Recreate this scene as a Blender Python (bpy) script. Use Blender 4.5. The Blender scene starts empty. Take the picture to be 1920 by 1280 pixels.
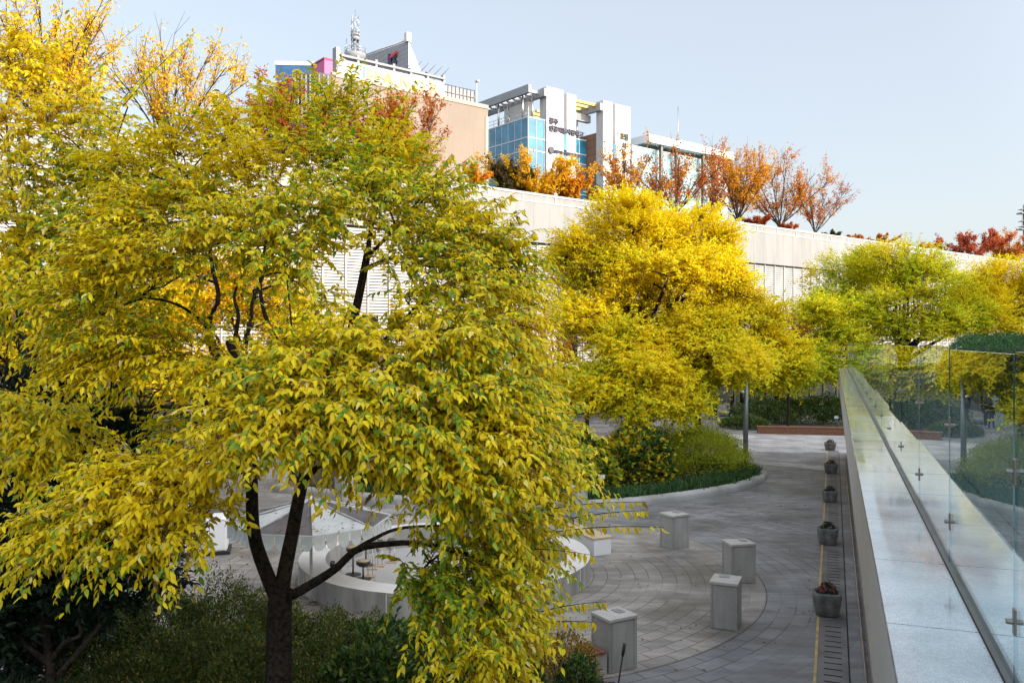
import bpy, bmesh, math, random
import numpy as np
from mathutils import Vector, Matrix

R = math.radians
rng = np.random.default_rng(7)
random.seed(7)
SC = bpy.context.scene
COL = SC.collection

# ------------------------------------------------------------------ camera, sky, sun, exposure
EYE = 5.8           # eye height over the plaza
FPX = 1600.0        # focal length in pixels of the 1920 px wide photo
cam_d = bpy.data.cameras.new("camera")
cam_d.sensor_width = 36.0
cam_d.lens = 36.0 * FPX / 1920.0
cam_d.clip_end = 3000
cam_d.clip_start = 0.05
cam = bpy.data.objects.new("camera", cam_d)
cam.location = (0, 0, EYE)
cam.rotation_euler = (R(90), 0, 0)
COL.objects.link(cam)
SC.camera = cam

SUN_EL = 18.0
SUN_AZ = math.atan2(0.85, -0.53)      # measured from +Y towards +X
W = bpy.data.worlds.new("World")
SC.world = W
W.use_nodes = True
nt = W.node_tree
nt.nodes.clear()
sky = nt.nodes.new("ShaderNodeTexSky")
sky.sky_type = 'NISHITA'
sky.sun_disc = False
sky.sun_elevation = R(SUN_EL)
sky.sun_rotation = SUN_AZ
sky.air_density = 1.0
sky.dust_density = 3.0
sky.ozone_density = 1.0
bg = nt.nodes.new("ShaderNodeBackground")
bg.inputs[1].default_value = 0.15
wo = nt.nodes.new("ShaderNodeOutputWorld")
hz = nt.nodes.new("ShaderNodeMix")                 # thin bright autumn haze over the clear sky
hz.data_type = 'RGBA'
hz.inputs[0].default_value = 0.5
# haze glow added towards the sun (forward scattering) as fill for the shade, thin opposite
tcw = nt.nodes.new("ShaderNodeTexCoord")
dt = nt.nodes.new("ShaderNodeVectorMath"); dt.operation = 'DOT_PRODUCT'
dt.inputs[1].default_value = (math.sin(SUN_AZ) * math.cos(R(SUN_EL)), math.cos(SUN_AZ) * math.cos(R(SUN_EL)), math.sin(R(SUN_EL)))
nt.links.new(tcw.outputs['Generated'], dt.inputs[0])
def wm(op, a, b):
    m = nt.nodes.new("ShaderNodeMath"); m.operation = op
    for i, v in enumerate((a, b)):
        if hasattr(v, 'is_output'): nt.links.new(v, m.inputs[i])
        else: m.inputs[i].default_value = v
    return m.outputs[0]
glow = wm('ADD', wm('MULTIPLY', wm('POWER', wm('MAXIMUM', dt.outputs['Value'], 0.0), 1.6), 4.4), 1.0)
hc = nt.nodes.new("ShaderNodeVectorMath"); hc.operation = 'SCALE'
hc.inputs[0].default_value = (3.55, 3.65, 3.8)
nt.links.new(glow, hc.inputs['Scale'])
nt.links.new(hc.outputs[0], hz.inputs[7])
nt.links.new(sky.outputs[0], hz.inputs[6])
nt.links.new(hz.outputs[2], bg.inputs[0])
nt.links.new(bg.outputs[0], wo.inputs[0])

sd = bpy.data.lights.new("sun", 'SUN')
sd.energy = 2.5
sd.angle = R(0.5)
sd.color = (1.0, 0.88, 0.72)
sun = bpy.data.objects.new("sun", sd)
COL.objects.link(sun)
ce = math.cos(R(SUN_EL))
to_sun = Vector((math.sin(SUN_AZ) * ce, math.cos(SUN_AZ) * ce, math.sin(R(SUN_EL))))
sun.rotation_euler = to_sun.to_track_quat('Z', 'Y').to_euler()
sun.location = to_sun * 200

vs = SC.view_settings
vs.view_transform = 'Standard'
vs.look = 'None'
vs.exposure = 0.88
vs.gamma = 1.0
SC.cycles.max_bounces = 12
SC.cycles.diffuse_bounces = 8
SC.cycles.transparent_max_bounces = 12
SC.cycles.transmission_bounces = 8
SC.cycles.use_denoising = True
SC.cycles.caustics_reflective = False
SC.cycles.caustics_refractive = False


# ------------------------------------------------------------------ helpers
def at(px, py, Y):
    """point seen at a pixel of the photo at distance Y"""
    return np.array(((px - 960.0) / FPX * Y, Y, EYE - (py - 640.0) / FPX * Y))


def gnd(px, py, z=0.0):
    Y = FPX * (EYE - z) / (py - 640.0)
    return np.array(((px - 960.0) / FPX * Y, Y, z))


def tag(o, label=None, cat=None, group=None, kind=None):
    if label: o['label'] = label
    if cat: o['category'] = cat
    if group: o['group'] = group
    if kind: o['kind'] = kind
    return o


def empty(name, loc, label=None, cat=None, group=None, rz=0.0):
    o = bpy.data.objects.new(name, None)
    o.empty_display_size = 0.2
    COL.objects.link(o)
    o.location = [float(c) for c in loc]
    o.rotation_euler = (0, 0, rz)
    return tag(o, label, cat, group)


def copy_tree(o, parent=None):
    c = o.copy()
    COL.objects.link(c)
    if parent is not None:
        c.parent = parent
    for ch in o.children:
        copy_tree(ch, c)
    return c


def link_mesh(me, name, parent=None):
    o = bpy.data.objects.new(name, me)
    COL.objects.link(o)
    if parent is not None:
        o.parent = parent
    return o


class MB:
    """collects geometry, builds ONE mesh object"""
    def __init__(self):
        self.v, self.f, self.m, self.s = [], [], [], []

    def add(self, vs, fs, mi=0, smooth=False):
        b = len(self.v)
        self.v += [tuple(float(c) for c in p) for p in vs]
        for f in fs:
            self.f.append([b + i for i in f]); self.m.append(mi); self.s.append(smooth)

    def box(self, c, size, rz=0.0, mi=0, mat=None):
        sx, sy, sz = size[0] / 2, size[1] / 2, size[2] / 2
        ps = [(x, y, z) for z in (-sz, sz) for y in (-sy, sy) for x in (-sx, sx)]
        M = mat if mat is not None else Matrix.Rotation(rz, 3, 'Z')
        vs = [Vector(c) + M @ Vector(p) for p in ps]
        self.add(vs, [(0, 2, 3, 1), (4, 5, 7, 6), (0, 1, 5, 4), (2, 6, 7, 3), (0, 4, 6, 2), (1, 3, 7, 5)], mi)

    def prism(self, poly, z0, z1, mi=0, smooth=False):
        n = len(poly)
        vs = [(p[0], p[1], z0) for p in poly] + [(p[0], p[1], z1) for p in poly]
        self.add(vs, [tuple(range(n - 1, -1, -1)), tuple(range(n, 2 * n))], mi)
        b = len(self.v) - 2 * n
        for i in range(n):
            j = (i + 1) % n
            self.f.append([b + i, b + j, b + n + j, b + n + i]); self.m.append(mi); self.s.append(smooth)

    def quad(self, a, b, c, d, mi=0):
        self.add([a, b, c, d], [(0, 1, 2, 3)], mi)

    def tube(self, pts, rad, n=8, mi=0, cap=True):
        pts = [Vector([float(c) for c in p]) for p in pts]
        if not hasattr(rad, '__len__'): rad = [rad] * len(pts)
        t0 = (pts[1] - pts[0]).normalized()
        ref = Vector((1, 0, 0)) if abs(t0.x) < 0.8 else Vector((0, 1, 0))
        nrm = t0.cross(ref).normalized()
        vs = []
        for i, p in enumerate(pts):
            t = (pts[min(i + 1, len(pts) - 1)] - pts[max(i - 1, 0)]).normalized()
            nrm = (nrm - t * nrm.dot(t)).normalized()
            bn = t.cross(nrm)
            for k in range(n):
                a = 2 * math.pi * k / n
                vs.append(p + (nrm * math.cos(a) + bn * math.sin(a)) * rad[i])
        fs = []
        for i in range(len(pts) - 1):
            for k in range(n):
                k2 = (k + 1) % n
                fs.append((i * n + k, i * n + k2, (i + 1) * n + k2, (i + 1) * n + k))
        self.add(vs, fs, mi, True)
        if cap:
            b = len(self.v) - len(vs)
            self.f.append([b + k for k in range(n - 1, -1, -1)]); self.m.append(mi); self.s.append(False)
            e = b + (len(pts) - 1) * n
            self.f.append([e + k for k in range(n)]); self.m.append(mi); self.s.append(False)

    def lathe(self, prof, n=20, c=(0, 0, 0), mi=0, smooth=True, power=2.0, rz=0.0):
        """profile of (radius, z); power > 2 gives a rounded square plan"""
        vs = []
        for r, z in prof:
            for k in range(n):
                a = 2 * math.pi * k / n
                ca, sa = math.cos(a), math.sin(a)
                q = (abs(ca) ** power + abs(sa) ** power) ** (-1.0 / power)
                x, y = r * q * ca, r * q * sa
                vs.append((c[0] + x * math.cos(rz) - y * math.sin(rz), c[1] + x * math.sin(rz) + y * math.cos(rz), c[2] + z))
        fs = []
        for i in range(len(prof) - 1):
            for k in range(n):
                k2 = (k + 1) % n
                fs.append((i * n + k, i * n + k2, (i + 1) * n + k2, (i + 1) * n + k))
        self.add(vs, fs, mi, smooth)
        b = len(self.v) - len(vs)
        self.f.append([b + k for k in range(n - 1, -1, -1)]); self.m.append(mi); self.s.append(False)
        e = b + (len(prof) - 1) * n
        self.f.append([e + k for k in range(n)]); self.m.append(mi); self.s.append(False)

    def build(self, name, mats, parent=None, bevel=0.0):
        me = bpy.data.meshes.new(name)
        me.from_pydata(self.v, [], self.f)
        if not isinstance(mats, (list, tuple)): mats = [mats]
        for m in mats: me.materials.append(m)
        me.polygons.foreach_set('material_index', self.m)
        me.polygons.foreach_set('use_smooth', self.s)
        me.update()
        o = link_mesh(me, name, parent)
        if bevel > 0:
            md = o.modifiers.new('bevel', 'BEVEL')
            md.width = bevel; md.segments = 2; md.limit_method = 'ANGLE'; md.angle_limit = R(40)
        return o


def spline(pts, n):
    """Catmull-Rom resampling"""
    P = np.array(pts, float)
    P = np.vstack([2 * P[0] - P[1], P, 2 * P[-1] - P[-2]])
    out = []
    m = len(P) - 3
    for q in np.linspace(0, m - 1e-6, n):
        i = int(q); t = q - i
        a, b, c, d = P[i], P[i + 1], P[i + 2], P[i + 3]
        out.append(0.5 * ((2 * b) + (c - a) * t + (2 * a - 5 * b + 4 * c - d) * t * t + (3 * b - a - 3 * c + d) * t ** 3))
    return np.array(out)


# ------------------------------------------------------------------ materials
def new_mat(name):
    m = bpy.data.materials.new(name)
    m.use_nodes = True
    return m, m.node_tree, m.node_tree.nodes['Principled BSDF']


def ramp(t, fac, stops):
    r = t.nodes.new('ShaderNodeValToRGB')
    el = r.color_ramp.elements
    while len(el) < len(stops): el.new(0.5)
    for e, (p, c) in zip(el, stops):
        e.position = p
        e.color = (c[0], c[1], c[2], 1) if hasattr(c, '__len__') else (c, c, c, 1)
    t.links.new(fac, r.inputs[0])
    return r


def noise(t, vec, scale, detail=4, rough=0.55):
    n = t.nodes.new('ShaderNodeTexNoise')
    n.inputs['Scale'].default_value = scale
    n.inputs['Detail'].default_value = detail
    n.inputs['Roughness'].default_value = rough
    if vec is not None: t.links.new(vec, n.inputs['Vector'])
    return n


def coords(t, kind='Object', scale=None):
    tc = t.nodes.new('ShaderNodeTexCoord')
    if scale is None: return tc.outputs[kind]
    mp = t.nodes.new('ShaderNodeMapping')
    mp.inputs['Scale'].default_value = scale
    t.links.new(tc.outputs[kind], mp.inputs[0])
    return mp.outputs[0]


def mixc(t, fac, a, b, mode='MIX'):
    m = t.nodes.new('ShaderNodeMix')
    m.data_type = 'RGBA'; m.blend_type = mode
    for sock, v in ((m.inputs[0], fac), (m.inputs[6], a), (m.inputs[7], b)):
        if hasattr(v, 'is_output'): t.links.new(v, sock)
        elif hasattr(v, '__len__'): sock.default_value = (v[0], v[1], v[2], 1)
        else: sock.default_value = v
    return m.outputs[2]


def mth(t, op, a, b=None, c=None):
    m = t.nodes.new('ShaderNodeMath'); m.operation = op
    for i, v in enumerate((a, b, c)):
        if v is None: continue
        if hasattr(v, 'is_output'): t.links.new(v, m.inputs[i])
        else: m.inputs[i].default_value = v
    return m.outputs[0]


def bump(t, b, h, strength=0.3, dist=0.01):
    bn = t.nodes.new('ShaderNodeBump')
    bn.inputs['Strength'].default_value = strength
    bn.inputs['Distance'].default_value = dist
    t.links.new(h, bn.inputs['Height'])
    t.links.new(bn.outputs[0], b.inputs['Normal'])


def mat(name, c, rough=0.6, var=0.15, scale=3.0, metal=0.0, spec=0.5, bmp=0.0, fine=0.0, streak=0.0):
    m, t, b = new_mat(name)
    v = coords(t)
    n = noise(t, v, scale, 5)
    lo = [x * (1 - var) for x in c]; hi = [min(1, x * (1 + var)) for x in c]
    col = ramp(t, n.outputs[0], [(0.3, lo), (0.7, hi)]).outputs[0]
    if fine > 0:
        n2 = noise(t, v, 90.0, 2)
        k = ramp(t, n2.outputs[0], [(0.35, 1 - fine), (0.65, 1 + 0.0)]).outputs[0]
        col = mixc(t, 1.0, col, k, 'MULTIPLY')
    if streak > 0:
        n3 = noise(t, coords(t, 'Object', (2.2, 2.2, 0.3)), 1.3, 6)
        k = ramp(t, n3.outputs[0], [(0.42, 1 - streak), (0.6, 1.0)]).outputs[0]
        col = mixc(t, 1.0, col, k, 'MULTIPLY')
    t.links.new(col, b.inputs['Base Color'])
    b.inputs['Roughness'].default_value = rough
    b.inputs['Metallic'].default_value = metal
    b.inputs['Specular IOR Level'].default_value = spec
    if bmp > 0: bump(t, b, n.outputs[0], bmp, 0.02)
    return m


def leaf_mat(name, trans=0.4, rough=0.5, spec=0.35):
    m, t, b = new_mat(name)
    at_ = t.nodes.new('ShaderNodeAttribute'); at_.attribute_name = 'leaf_color'
    t.links.new(at_.outputs['Color'], b.inputs['Base Color'])
    b.inputs['Roughness'].default_value = rough
    b.inputs['Specular IOR Level'].default_value = spec
    tr = t.nodes.new('ShaderNodeBsdfTranslucent')
    g = t.nodes.new('ShaderNodeMix'); g.data_type = 'RGBA'; g.blend_type = 'MULTIPLY'
    g.inputs[0].default_value = 1.0
    t.links.new(at_.outputs['Color'], g.inputs[6]); g.inputs[7].default_value = (1.0, 1.0, 0.8, 1)
    t.links.new(g.outputs[2], tr.inputs[0])
    mx = t.nodes.new('ShaderNodeMixShader'); mx.inputs[0].default_value = trans
    t.links.new(b.outputs[0], mx.inputs[1]); t.links.new(tr.outputs[0], mx.inputs[2])
    t.links.new(mx.outputs[0], t.nodes['Material Output'].inputs[0])
    return m


def glass_mat(name, tint=(0.70, 0.81, 0.86)):
    m, t, b = new_mat(name)
    t.nodes.remove(b)
    fr = t.nodes.new('ShaderNodeFresnel'); fr.inputs[0].default_value = 1.5
    ge = t.nodes.new('ShaderNodeNewGeometry')
    two = mth(t, 'DIVIDE', mth(t, 'MULTIPLY', fr.outputs[0], 2.0), mth(t, 'ADD', fr.outputs[0], 1.0))
    fac = mth(t, 'MULTIPLY', two, mth(t, 'SUBTRACT', 1.0, ge.outputs['Backfacing']))
    tr = t.nodes.new('ShaderNodeBsdfTransparent'); tr.inputs[0].default_value = (*tint, 1)
    gl = t.nodes.new('ShaderNodeBsdfGlossy'); gl.inputs['Roughness'].default_value = 0.0
    gl.inputs[0].default_value = (0.9, 0.97, 0.96, 1)
    mx = t.nodes.new('ShaderNodeMixShader')
    t.links.new(fac, mx.inputs[0]); t.links.new(tr.outputs[0], mx.inputs[1]); t.links.new(gl.outputs[0], mx.inputs[2])
    t.links.new(mx.outputs[0], t.nodes['Material Output'].inputs[0])
    return m


def window_mat(name, c, grid=None, rough=0.06):
    """facade glass: dark tinted body with a strong sky reflection, slightly different pane to pane"""
    m, t, b = new_mat(name)
    v = coords(t)
    n = noise(t, coords(t, 'Object', (0.6, 0.6, 0.6)), 1.0, 1)
    col = ramp(t, n.outputs[0], [(0.3, [x * 0.7 for x in c]), (0.7, [x * 1.25 for x in c])]).outputs[0]
    t.links.new(col, b.inputs['Base Color'])
    b.inputs['Roughness'].default_value = rough
    b.inputs['IOR'].default_value = 1.7
    return m


M = {}
M['bark'] = mat('bark', (0.042, 0.033, 0.026), 0.95, 0.7, 22, bmp=1.0, spec=0.15, streak=.4)
M['bark_grey'] = mat('bark_grey', (0.075, 0.062, 0.055), 0.95, 0.4, 10, bmp=0.6, spec=0.15)
M['leaf_near'] = leaf_mat('leaf_near', 0.48, 0.45, 0.35)
M['leaf_far'] = leaf_mat('leaf_far', 0.48, 0.6, 0.2)
M['leaf_dark'] = leaf_mat('leaf_dark', 0.22, 0.5, 0.25)
M['soil'] = mat('soil', (0.035, 0.026, 0.02), 0.95, 0.5, 8, bmp=0.5)
M['granite'] = mat('granite', (0.50, 0.48, 0.45), 0.75, 0.12, 1.5, fine=0.3, streak=0.2)
M['granite_cap'] = mat('granite_cap', (0.52, 0.49, 0.45), 0.6, 0.16, 2.5, fine=0.2)
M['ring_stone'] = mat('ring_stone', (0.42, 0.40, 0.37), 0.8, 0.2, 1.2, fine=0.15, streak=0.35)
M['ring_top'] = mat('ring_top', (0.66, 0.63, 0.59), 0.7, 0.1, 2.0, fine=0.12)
M['kerb_stone'] = mat('kerb_stone', (0.36, 0.35, 0.335), 0.8, 0.25, 1.0, fine=0.15)
M['planter_stone'] = mat('planter_stone', (0.20, 0.205, 0.195), 0.85, 0.35, 6, fine=0.2, bmp=0.3, streak=0.3)
M['fascia'] = mat('fascia', (0.62, 0.60, 0.585), 0.75, 0.06, 0.8, fine=0.3)
M['steel'] = mat('steel', (0.55, 0.55, 0.54), 0.3, 0.05, 5, metal=1.0)
M['steel_dark'] = mat('steel_dark', (0.16, 0.15, 0.14), 0.45, 0.2, 5, metal=0.8)
M['steel_mid'] = mat('steel_mid', (0.30, 0.28, 0.26), 0.35, 0.1, 5, metal=0.9)
M['black'] = mat('black', (0.015, 0.015, 0.016), 0.5, 0.2, 5)
M['pole_paint'] = mat('pole_paint', (0.20, 0.22, 0.23), 0.45, 0.1, 4, metal=0.3)
M['lamp_white'] = mat('lamp_white', (0.75, 0.76, 0.75), 0.4, 0.05, 5)
M['wood'] = mat('wood', (0.20, 0.085, 0.045), 0.6, 0.35, 8)
M['yellow_line'] = mat('yellow_line', (0.46, 0.34, 0.14), 0.6, 0.35, 4)
M['slot'] = mat('slot', (0.012, 0.012, 0.012), 0.9, 0.1, 4)
M['drain'] = mat('drain', (0.20, 0.19, 0.185), 0.75, 0.35, 1.4, fine=0.2)
M['white_panel'] = None
M['white_paint'] = mat('white_paint', (0.80, 0.80, 0.80), 0.45, 0.03, 0.4)
M['off_white'] = mat('off_white', (0.66, 0.64, 0.60), 0.6, 0.05, 0.5)
M['beige'] = mat('beige', (0.29, 0.238, 0.195), 0.85, 0.07, 0.25, streak=0.05)
M['beige_edge'] = mat('beige_edge', (0.40, 0.36, 0.31), 0.8, 0.05, 0.5)
M['grey_clad'] = None
M['roof_grey'] = mat('roof_grey', (0.30, 0.31, 0.33), 0.6, 0.1, 0.5)
M['dark_slab'] = mat('dark_slab', (0.10, 0.105, 0.115), 0.6, 0.15, 0.5)
M['glass_blue'] = window_mat('glass_blue', (0.03, 0.20, 0.33))
M['glass_pale'] = window_mat('glass_pale', (0.25, 0.48, 0.56))
M['glass_navy'] = window_mat('glass_navy', (0.012, 0.09, 0.22), rough=0.25)
M['glass_dark'] = window_mat('glass_dark', (0.010, 0.014, 0.012), rough=0.03)
M['brown_clad'] = mat('brown_clad', (0.30, 0.145, 0.095), 0.7, 0.08, 0.4)
M['yellow_slat'] = mat('yellow_slat', (0.75, 0.50, 0.13), 0.6, 0.05, 1)
M['pink'] = mat('pink', (0.62, 0.12, 0.28), 0.6, 0.06, 0.6)
M['sign_dark'] = mat('sign_dark', (0.05, 0.05, 0.10), 0.5, 0.05, 1)
M['sign_green'] = mat('sign_green', (0.06, 0.10, 0.07), 0.5, 0.05, 1)
M['sign_red'] = mat('sign_red', (0.70, 0.03, 0.04), 0.5, 0.05, 1)
M['sign_yellow'] = mat('sign_yellow', (0.66, 0.50, 0.10), 0.6, 0.04, 1)
M['sign_pale'] = mat('sign_pale', (0.66, 0.55, 0.22), 0.6, 0.04, 1)
M['sign_blue'] = mat('sign_blue', (0.13, 0.25, 0.55), 0.6, 0.04, 1)
M['canvas_white'] = mat('canvas_white', (0.43, 0.44, 0.43), 0.8, 0.2, 2.0)
M['canvas_dark'] = mat('canvas_dark', (0.10, 0.088, 0.085), 0.75, 0.2, 2.0)
M['canvas_valance'] = mat('canvas_valance', (0.42, 0.44, 0.42), 0.85, 0.1, 3)
M['cloth_black'] = mat('cloth_black', (0.010, 0.010, 0.013), 0.9, 0.3, 6)
M['skin'] = mat('skin', (0.48, 0.30, 0.22), 0.6, 0.05, 5)
M['shoe_white'] = mat('shoe_white', (0.6, 0.6, 0.62), 0.6, 0.05, 5)
M['shoe_brown'] = mat('shoe_brown', (0.25, 0.09, 0.04), 0.6, 0.1, 5)
M['hair'] = mat('hair', (0.012, 0.010, 0.009), 0.6, 0.2, 20)
M['rock'] = mat('rock', (0.07, 0.065, 0.06), 0.9, 0.4, 4, bmp=0.6)
M['glass_rail'] = glass_mat('glass_rail')
M['glass_edge'] = mat('glass_edge', (0.55, 0.60, 0.52), 0.3, 0.05, 3)
M['deck_stone'] = None
M['plate'] = mat('plate', (0.30, 0.32, 0.36), 0.35, 0.1, 4, metal=0.4)
M['sign_plate'] = mat('sign_plate', (0.45, 0.55, 0.66), 0.4, 0.05, 4)


def panel_mat(name, c, bw, bh, seam, rough, lines=0.02, fine_lines=False, var=0.05, spec=0.4):
    """cladding whose panel joints run along the wall (x) and up it (z)"""
    m, t, b = new_mat(name)
    tc = t.nodes.new('ShaderNodeTexCoord')
    sx = t.nodes.new('ShaderNodeSeparateXYZ'); t.links.new(tc.outputs['Object'], sx.inputs[0])
    cx = t.nodes.new('ShaderNodeCombineXYZ')
    t.links.new(sx.outputs[0], cx.inputs[0]); t.links.new(sx.outputs[2], cx.inputs[1])
    br = t.nodes.new('ShaderNodeTexBrick')
    br.offset = 0.0; br.squash = 1.0
    br.inputs['Scale'].default_value = 1.0
    br.inputs['Brick Width'].default_value = bw
    br.inputs['Row Height'].default_value = bh
    br.inputs['Mortar Size'].default_value = lines
    br.inputs['Mortar Smooth'].default_value = 0.2
    br.inputs['Color1'].default_value = (*[x * (1 - var) for x in c], 1)
    br.inputs['Color2'].default_value = (*[min(1, x * (1 + var)) for x in c], 1)
    br.inputs['Mortar'].default_value = (*seam, 1)
    t.links.new(cx.outputs[0], br.inputs[0])
    n = noise(t, tc.outputs['Object'], 0.5, 5)
    k = ramp(t, n.outputs[0], [(0.35, 0.92), (0.65, 1.0)]).outputs[0]
    col = mixc(t, 1.0, br.outputs[0], k, 'MULTIPLY')
    n4 = noise(t, coords(t, 'Object', (1.2, 1.2, 0.12)), 1.5, 6)      # rain streaks
    col = mixc(t, 1.0, col, ramp(t, n4.outputs[0], [(0.38, 0.86), (0.58, 1.0)]).outputs[0], 'MULTIPLY')
    t.links.new(col, b.inputs['Base Color'])
    b.inputs['Roughness'].default_value = rough
    b.inputs['Specular IOR Level'].default_value = spec
    return m


M['white_panel'] = panel_mat('white_panel', (0.33, 0.328, 0.327), 1.5, 30.0, (0.25, 0.245, 0.24), 0.45, 0.022, var=0.025)
M['grey_clad'] = panel_mat('grey_clad', (0.30, 0.31, 0.33), 3.2, 1.4, (0.20, 0.21, 0.23), 0.6, 0.09)
M['white_clad'] = panel_mat('white_clad', (0.74, 0.73, 0.72), 3.0, 9.0, (0.62, 0.61, 0.6), 0.5, 0.04, var=0.02)
M['brown_board'] = panel_mat('brown_board', (0.30, 0.145, 0.095), 60, 0.9, (0.16, 0.08, 0.05), 0.7, 0.06)


def coping_mat():
    m, t, b = new_mat('coping_granite')
    v = coords(t)
    n1 = noise(t, v, 160.0, 2, 0.7)
    n2 = noise(t, v, 2.0, 5)
    n3 = noise(t, v, 45.0, 3, 0.7)
    col = ramp(t, n1.outputs[0], [(0.36, 0.42), (0.5, 0.66), (0.64, 0.76)]).outputs[0]
    col = mixc(t, 1.0, col, ramp(t, n2.outputs[0], [(0.35, 0.68), (0.62, 1.0)]).outputs[0], 'MULTIPLY')
    col = mixc(t, 1.0, col, ramp(t, n3.outputs[0], [(0.35, 0.82), (0.6, 1.0)]).outputs[0], 'MULTIPLY')
    t.links.new(col, b.inputs['Base Color'])
    r = ramp(t, n2.outputs[0], [(0.3, 0.04), (0.7, 0.13)]).outputs[0]
    t.links.new(r, b.inputs['Roughness'])
    b.inputs['Specular IOR Level'].default_value = 0.7
    return m


M['coping'] = coping_mat()


def plaza_mat():
    """granite setts: rings round the well, straight courses farther off"""
    m, t, b = new_mat('plaza_setts')
    tc = t.nodes.new('ShaderNodeTexCoord')
    sx = t.nodes.new('ShaderNodeSeparateXYZ'); t.links.new(tc.outputs['Object'], sx.inputs[0])
    dx = mth(t, 'SUBTRACT', sx.outputs[0], -1.3)
    dy = mth(t, 'SUBTRACT', sx.outputs[1], 21.5)
    rr = mth(t, 'SQRT', mth(t, 'ADD', mth(t, 'MULTIPLY', dx, dx), mth(t, 'MULTIPLY', dy, dy)))
    an = mth(t, 'ARCTAN2', dy, dx)
    # number of setts follows the ring in three zones
    cpol = t.nodes.new('ShaderNodeCombineXYZ')
    t.links.new(mth(t, 'MULTIPLY', an, 7.0), cpol.inputs[0]); t.links.new(rr, cpol.inputs[1])

    def bricks(vec, w, h, off=0.5):
        br = t.nodes.new('ShaderNodeTexBrick')
        br.offset = off
        br.inputs['Scale'].default_value = 1.0
        br.inputs['Brick Width'].default_value = w
        br.inputs['Row Height'].default_value = h
        br.inputs['Mortar Size'].default_value = 0.012
        br.inputs['Mortar Smooth'].default_value = 0.3
        br.inputs['Bias'].default_value = 0.0
        br.inputs['Color1'].default_value = (0.34, 0.325, 0.31, 1)
        br.inputs['Color2'].default_value = (0.44, 0.42, 0.40, 1)
        br.inputs['Mortar'].default_value = (0.13, 0.125, 0.12, 1)
        t.links.new(vec, br.inputs[0])
        return br
    bp = bricks(cpol.outputs[0], 0.66, 0.335)
    mp = t.nodes.new('ShaderNodeMapping'); mp.inputs['Rotation'].default_value = (0, 0, R(-28))
    t.links.new(tc.outputs['Object'], mp.inputs[0])
    bl = bricks(mp.outputs[0], 0.66, 0.335)
    inner = mth(t, 'LESS_THAN', rr, 12.2)
    col = mixc(t, inner, bl.outputs[0], bp.outputs[0])
    # pale, chalky joints in part of the floor
    nj = noise(t, tc.outputs['Object'], 0.22, 3)
    jm = mth(t, 'MULTIPLY', mixc(t, inner, bl.outputs['Fac'], bp.outputs['Fac']),
             mth(t, 'GREATER_THAN', nj.outputs[0], 0.5))
    col = mixc(t, mth(t, 'MULTIPLY', jm, 0.8), col, (0.36, 0.35, 0.34))
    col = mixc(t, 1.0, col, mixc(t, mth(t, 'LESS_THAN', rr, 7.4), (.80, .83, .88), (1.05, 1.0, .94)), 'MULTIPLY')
    # smooth border ring
    ring = mth(t, 'LESS_THAN', mth(t, 'ABSOLUTE', mth(t, 'SUBTRACT', rr, 7.4)), 0.012)
    col = mixc(t, ring, col, (0.06, 0.058, 0.055))
    # worn and damp patches
    n1 = noise(t, tc.outputs['Object'], 0.35, 6, 0.6)
    col = mixc(t, 1.0, col, ramp(t, n1.outputs[0], [(0.36, 0.44), (0.64, 1.06)]).outputs[0], 'MULTIPLY')
    ms = t.nodes.new('ShaderNodeMapping'); ms.inputs['Scale'].default_value = (0.5, 2.4, 1)
    ms.inputs['Rotation'].default_value = (0, 0, R(12))
    t.links.new(tc.outputs['Object'], ms.inputs[0])
    n2 = noise(t, ms.outputs[0], 1.3, 6, 0.65)
    col = mixc(t, 1.0, col, ramp(t, n2.outputs[0], [(0.38, 0.72), (0.6, 1.08)]).outputs[0], 'MULTIPLY')
    n3 = noise(t, tc.outputs['Object'], 60, 2)
    col = mixc(t, 1.0, col, ramp(t, n3.outputs[0], [(0.3, 0.86), (0.7, 1.06)]).outputs[0], 'MULTIPLY')
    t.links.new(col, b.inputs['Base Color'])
    t.links.new(ramp(t, n1.outputs[0], [(0.35, 0.5), (0.6, 0.75)]).outputs[0], b.inputs['Roughness'])
    bump(t, b, mixc(t, inner, bl.outputs['Fac'], bp.outputs['Fac']), -0.3, 0.01)
    return m


M['plaza'] = plaza_mat()
def pale_mat():
    m, t, b = new_mat('pale_setts')
    tc = t.nodes.new('ShaderNodeTexCoord')
    br = t.nodes.new('ShaderNodeTexBrick')
    br.inputs['Scale'].default_value = 1.0
    br.inputs['Brick Width'].default_value = 1.2; br.inputs['Row Height'].default_value = 0.8
    br.inputs['Mortar Size'].default_value = 0.03
    br.inputs['Color1'].default_value = (0.42, 0.42, 0.42, 1); br.inputs['Color2'].default_value = (0.52, 0.51, 0.50, 1)
    br.inputs['Mortar'].default_value = (0.22, 0.22, 0.22, 1)
    mp = t.nodes.new('ShaderNodeMapping'); mp.inputs['Rotation'].default_value = (0, 0, R(-20))
    t.links.new(tc.outputs['Object'], mp.inputs[0]); t.links.new(mp.outputs[0], br.inputs[0])
    n = noise(t, tc.outputs['Object'], 0.7, 6)
    t.links.new(mixc(t, 1.0, br.outputs[0], ramp(t, n.outputs[0], [(0.35, 0.65), (0.62, 1.0)]).outputs[0], 'MULTIPLY'), b.inputs['Base Color'])
    b.inputs['Roughness'].default_value = 0.75
    return m


M['pale_band'] = pale_mat()


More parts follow.
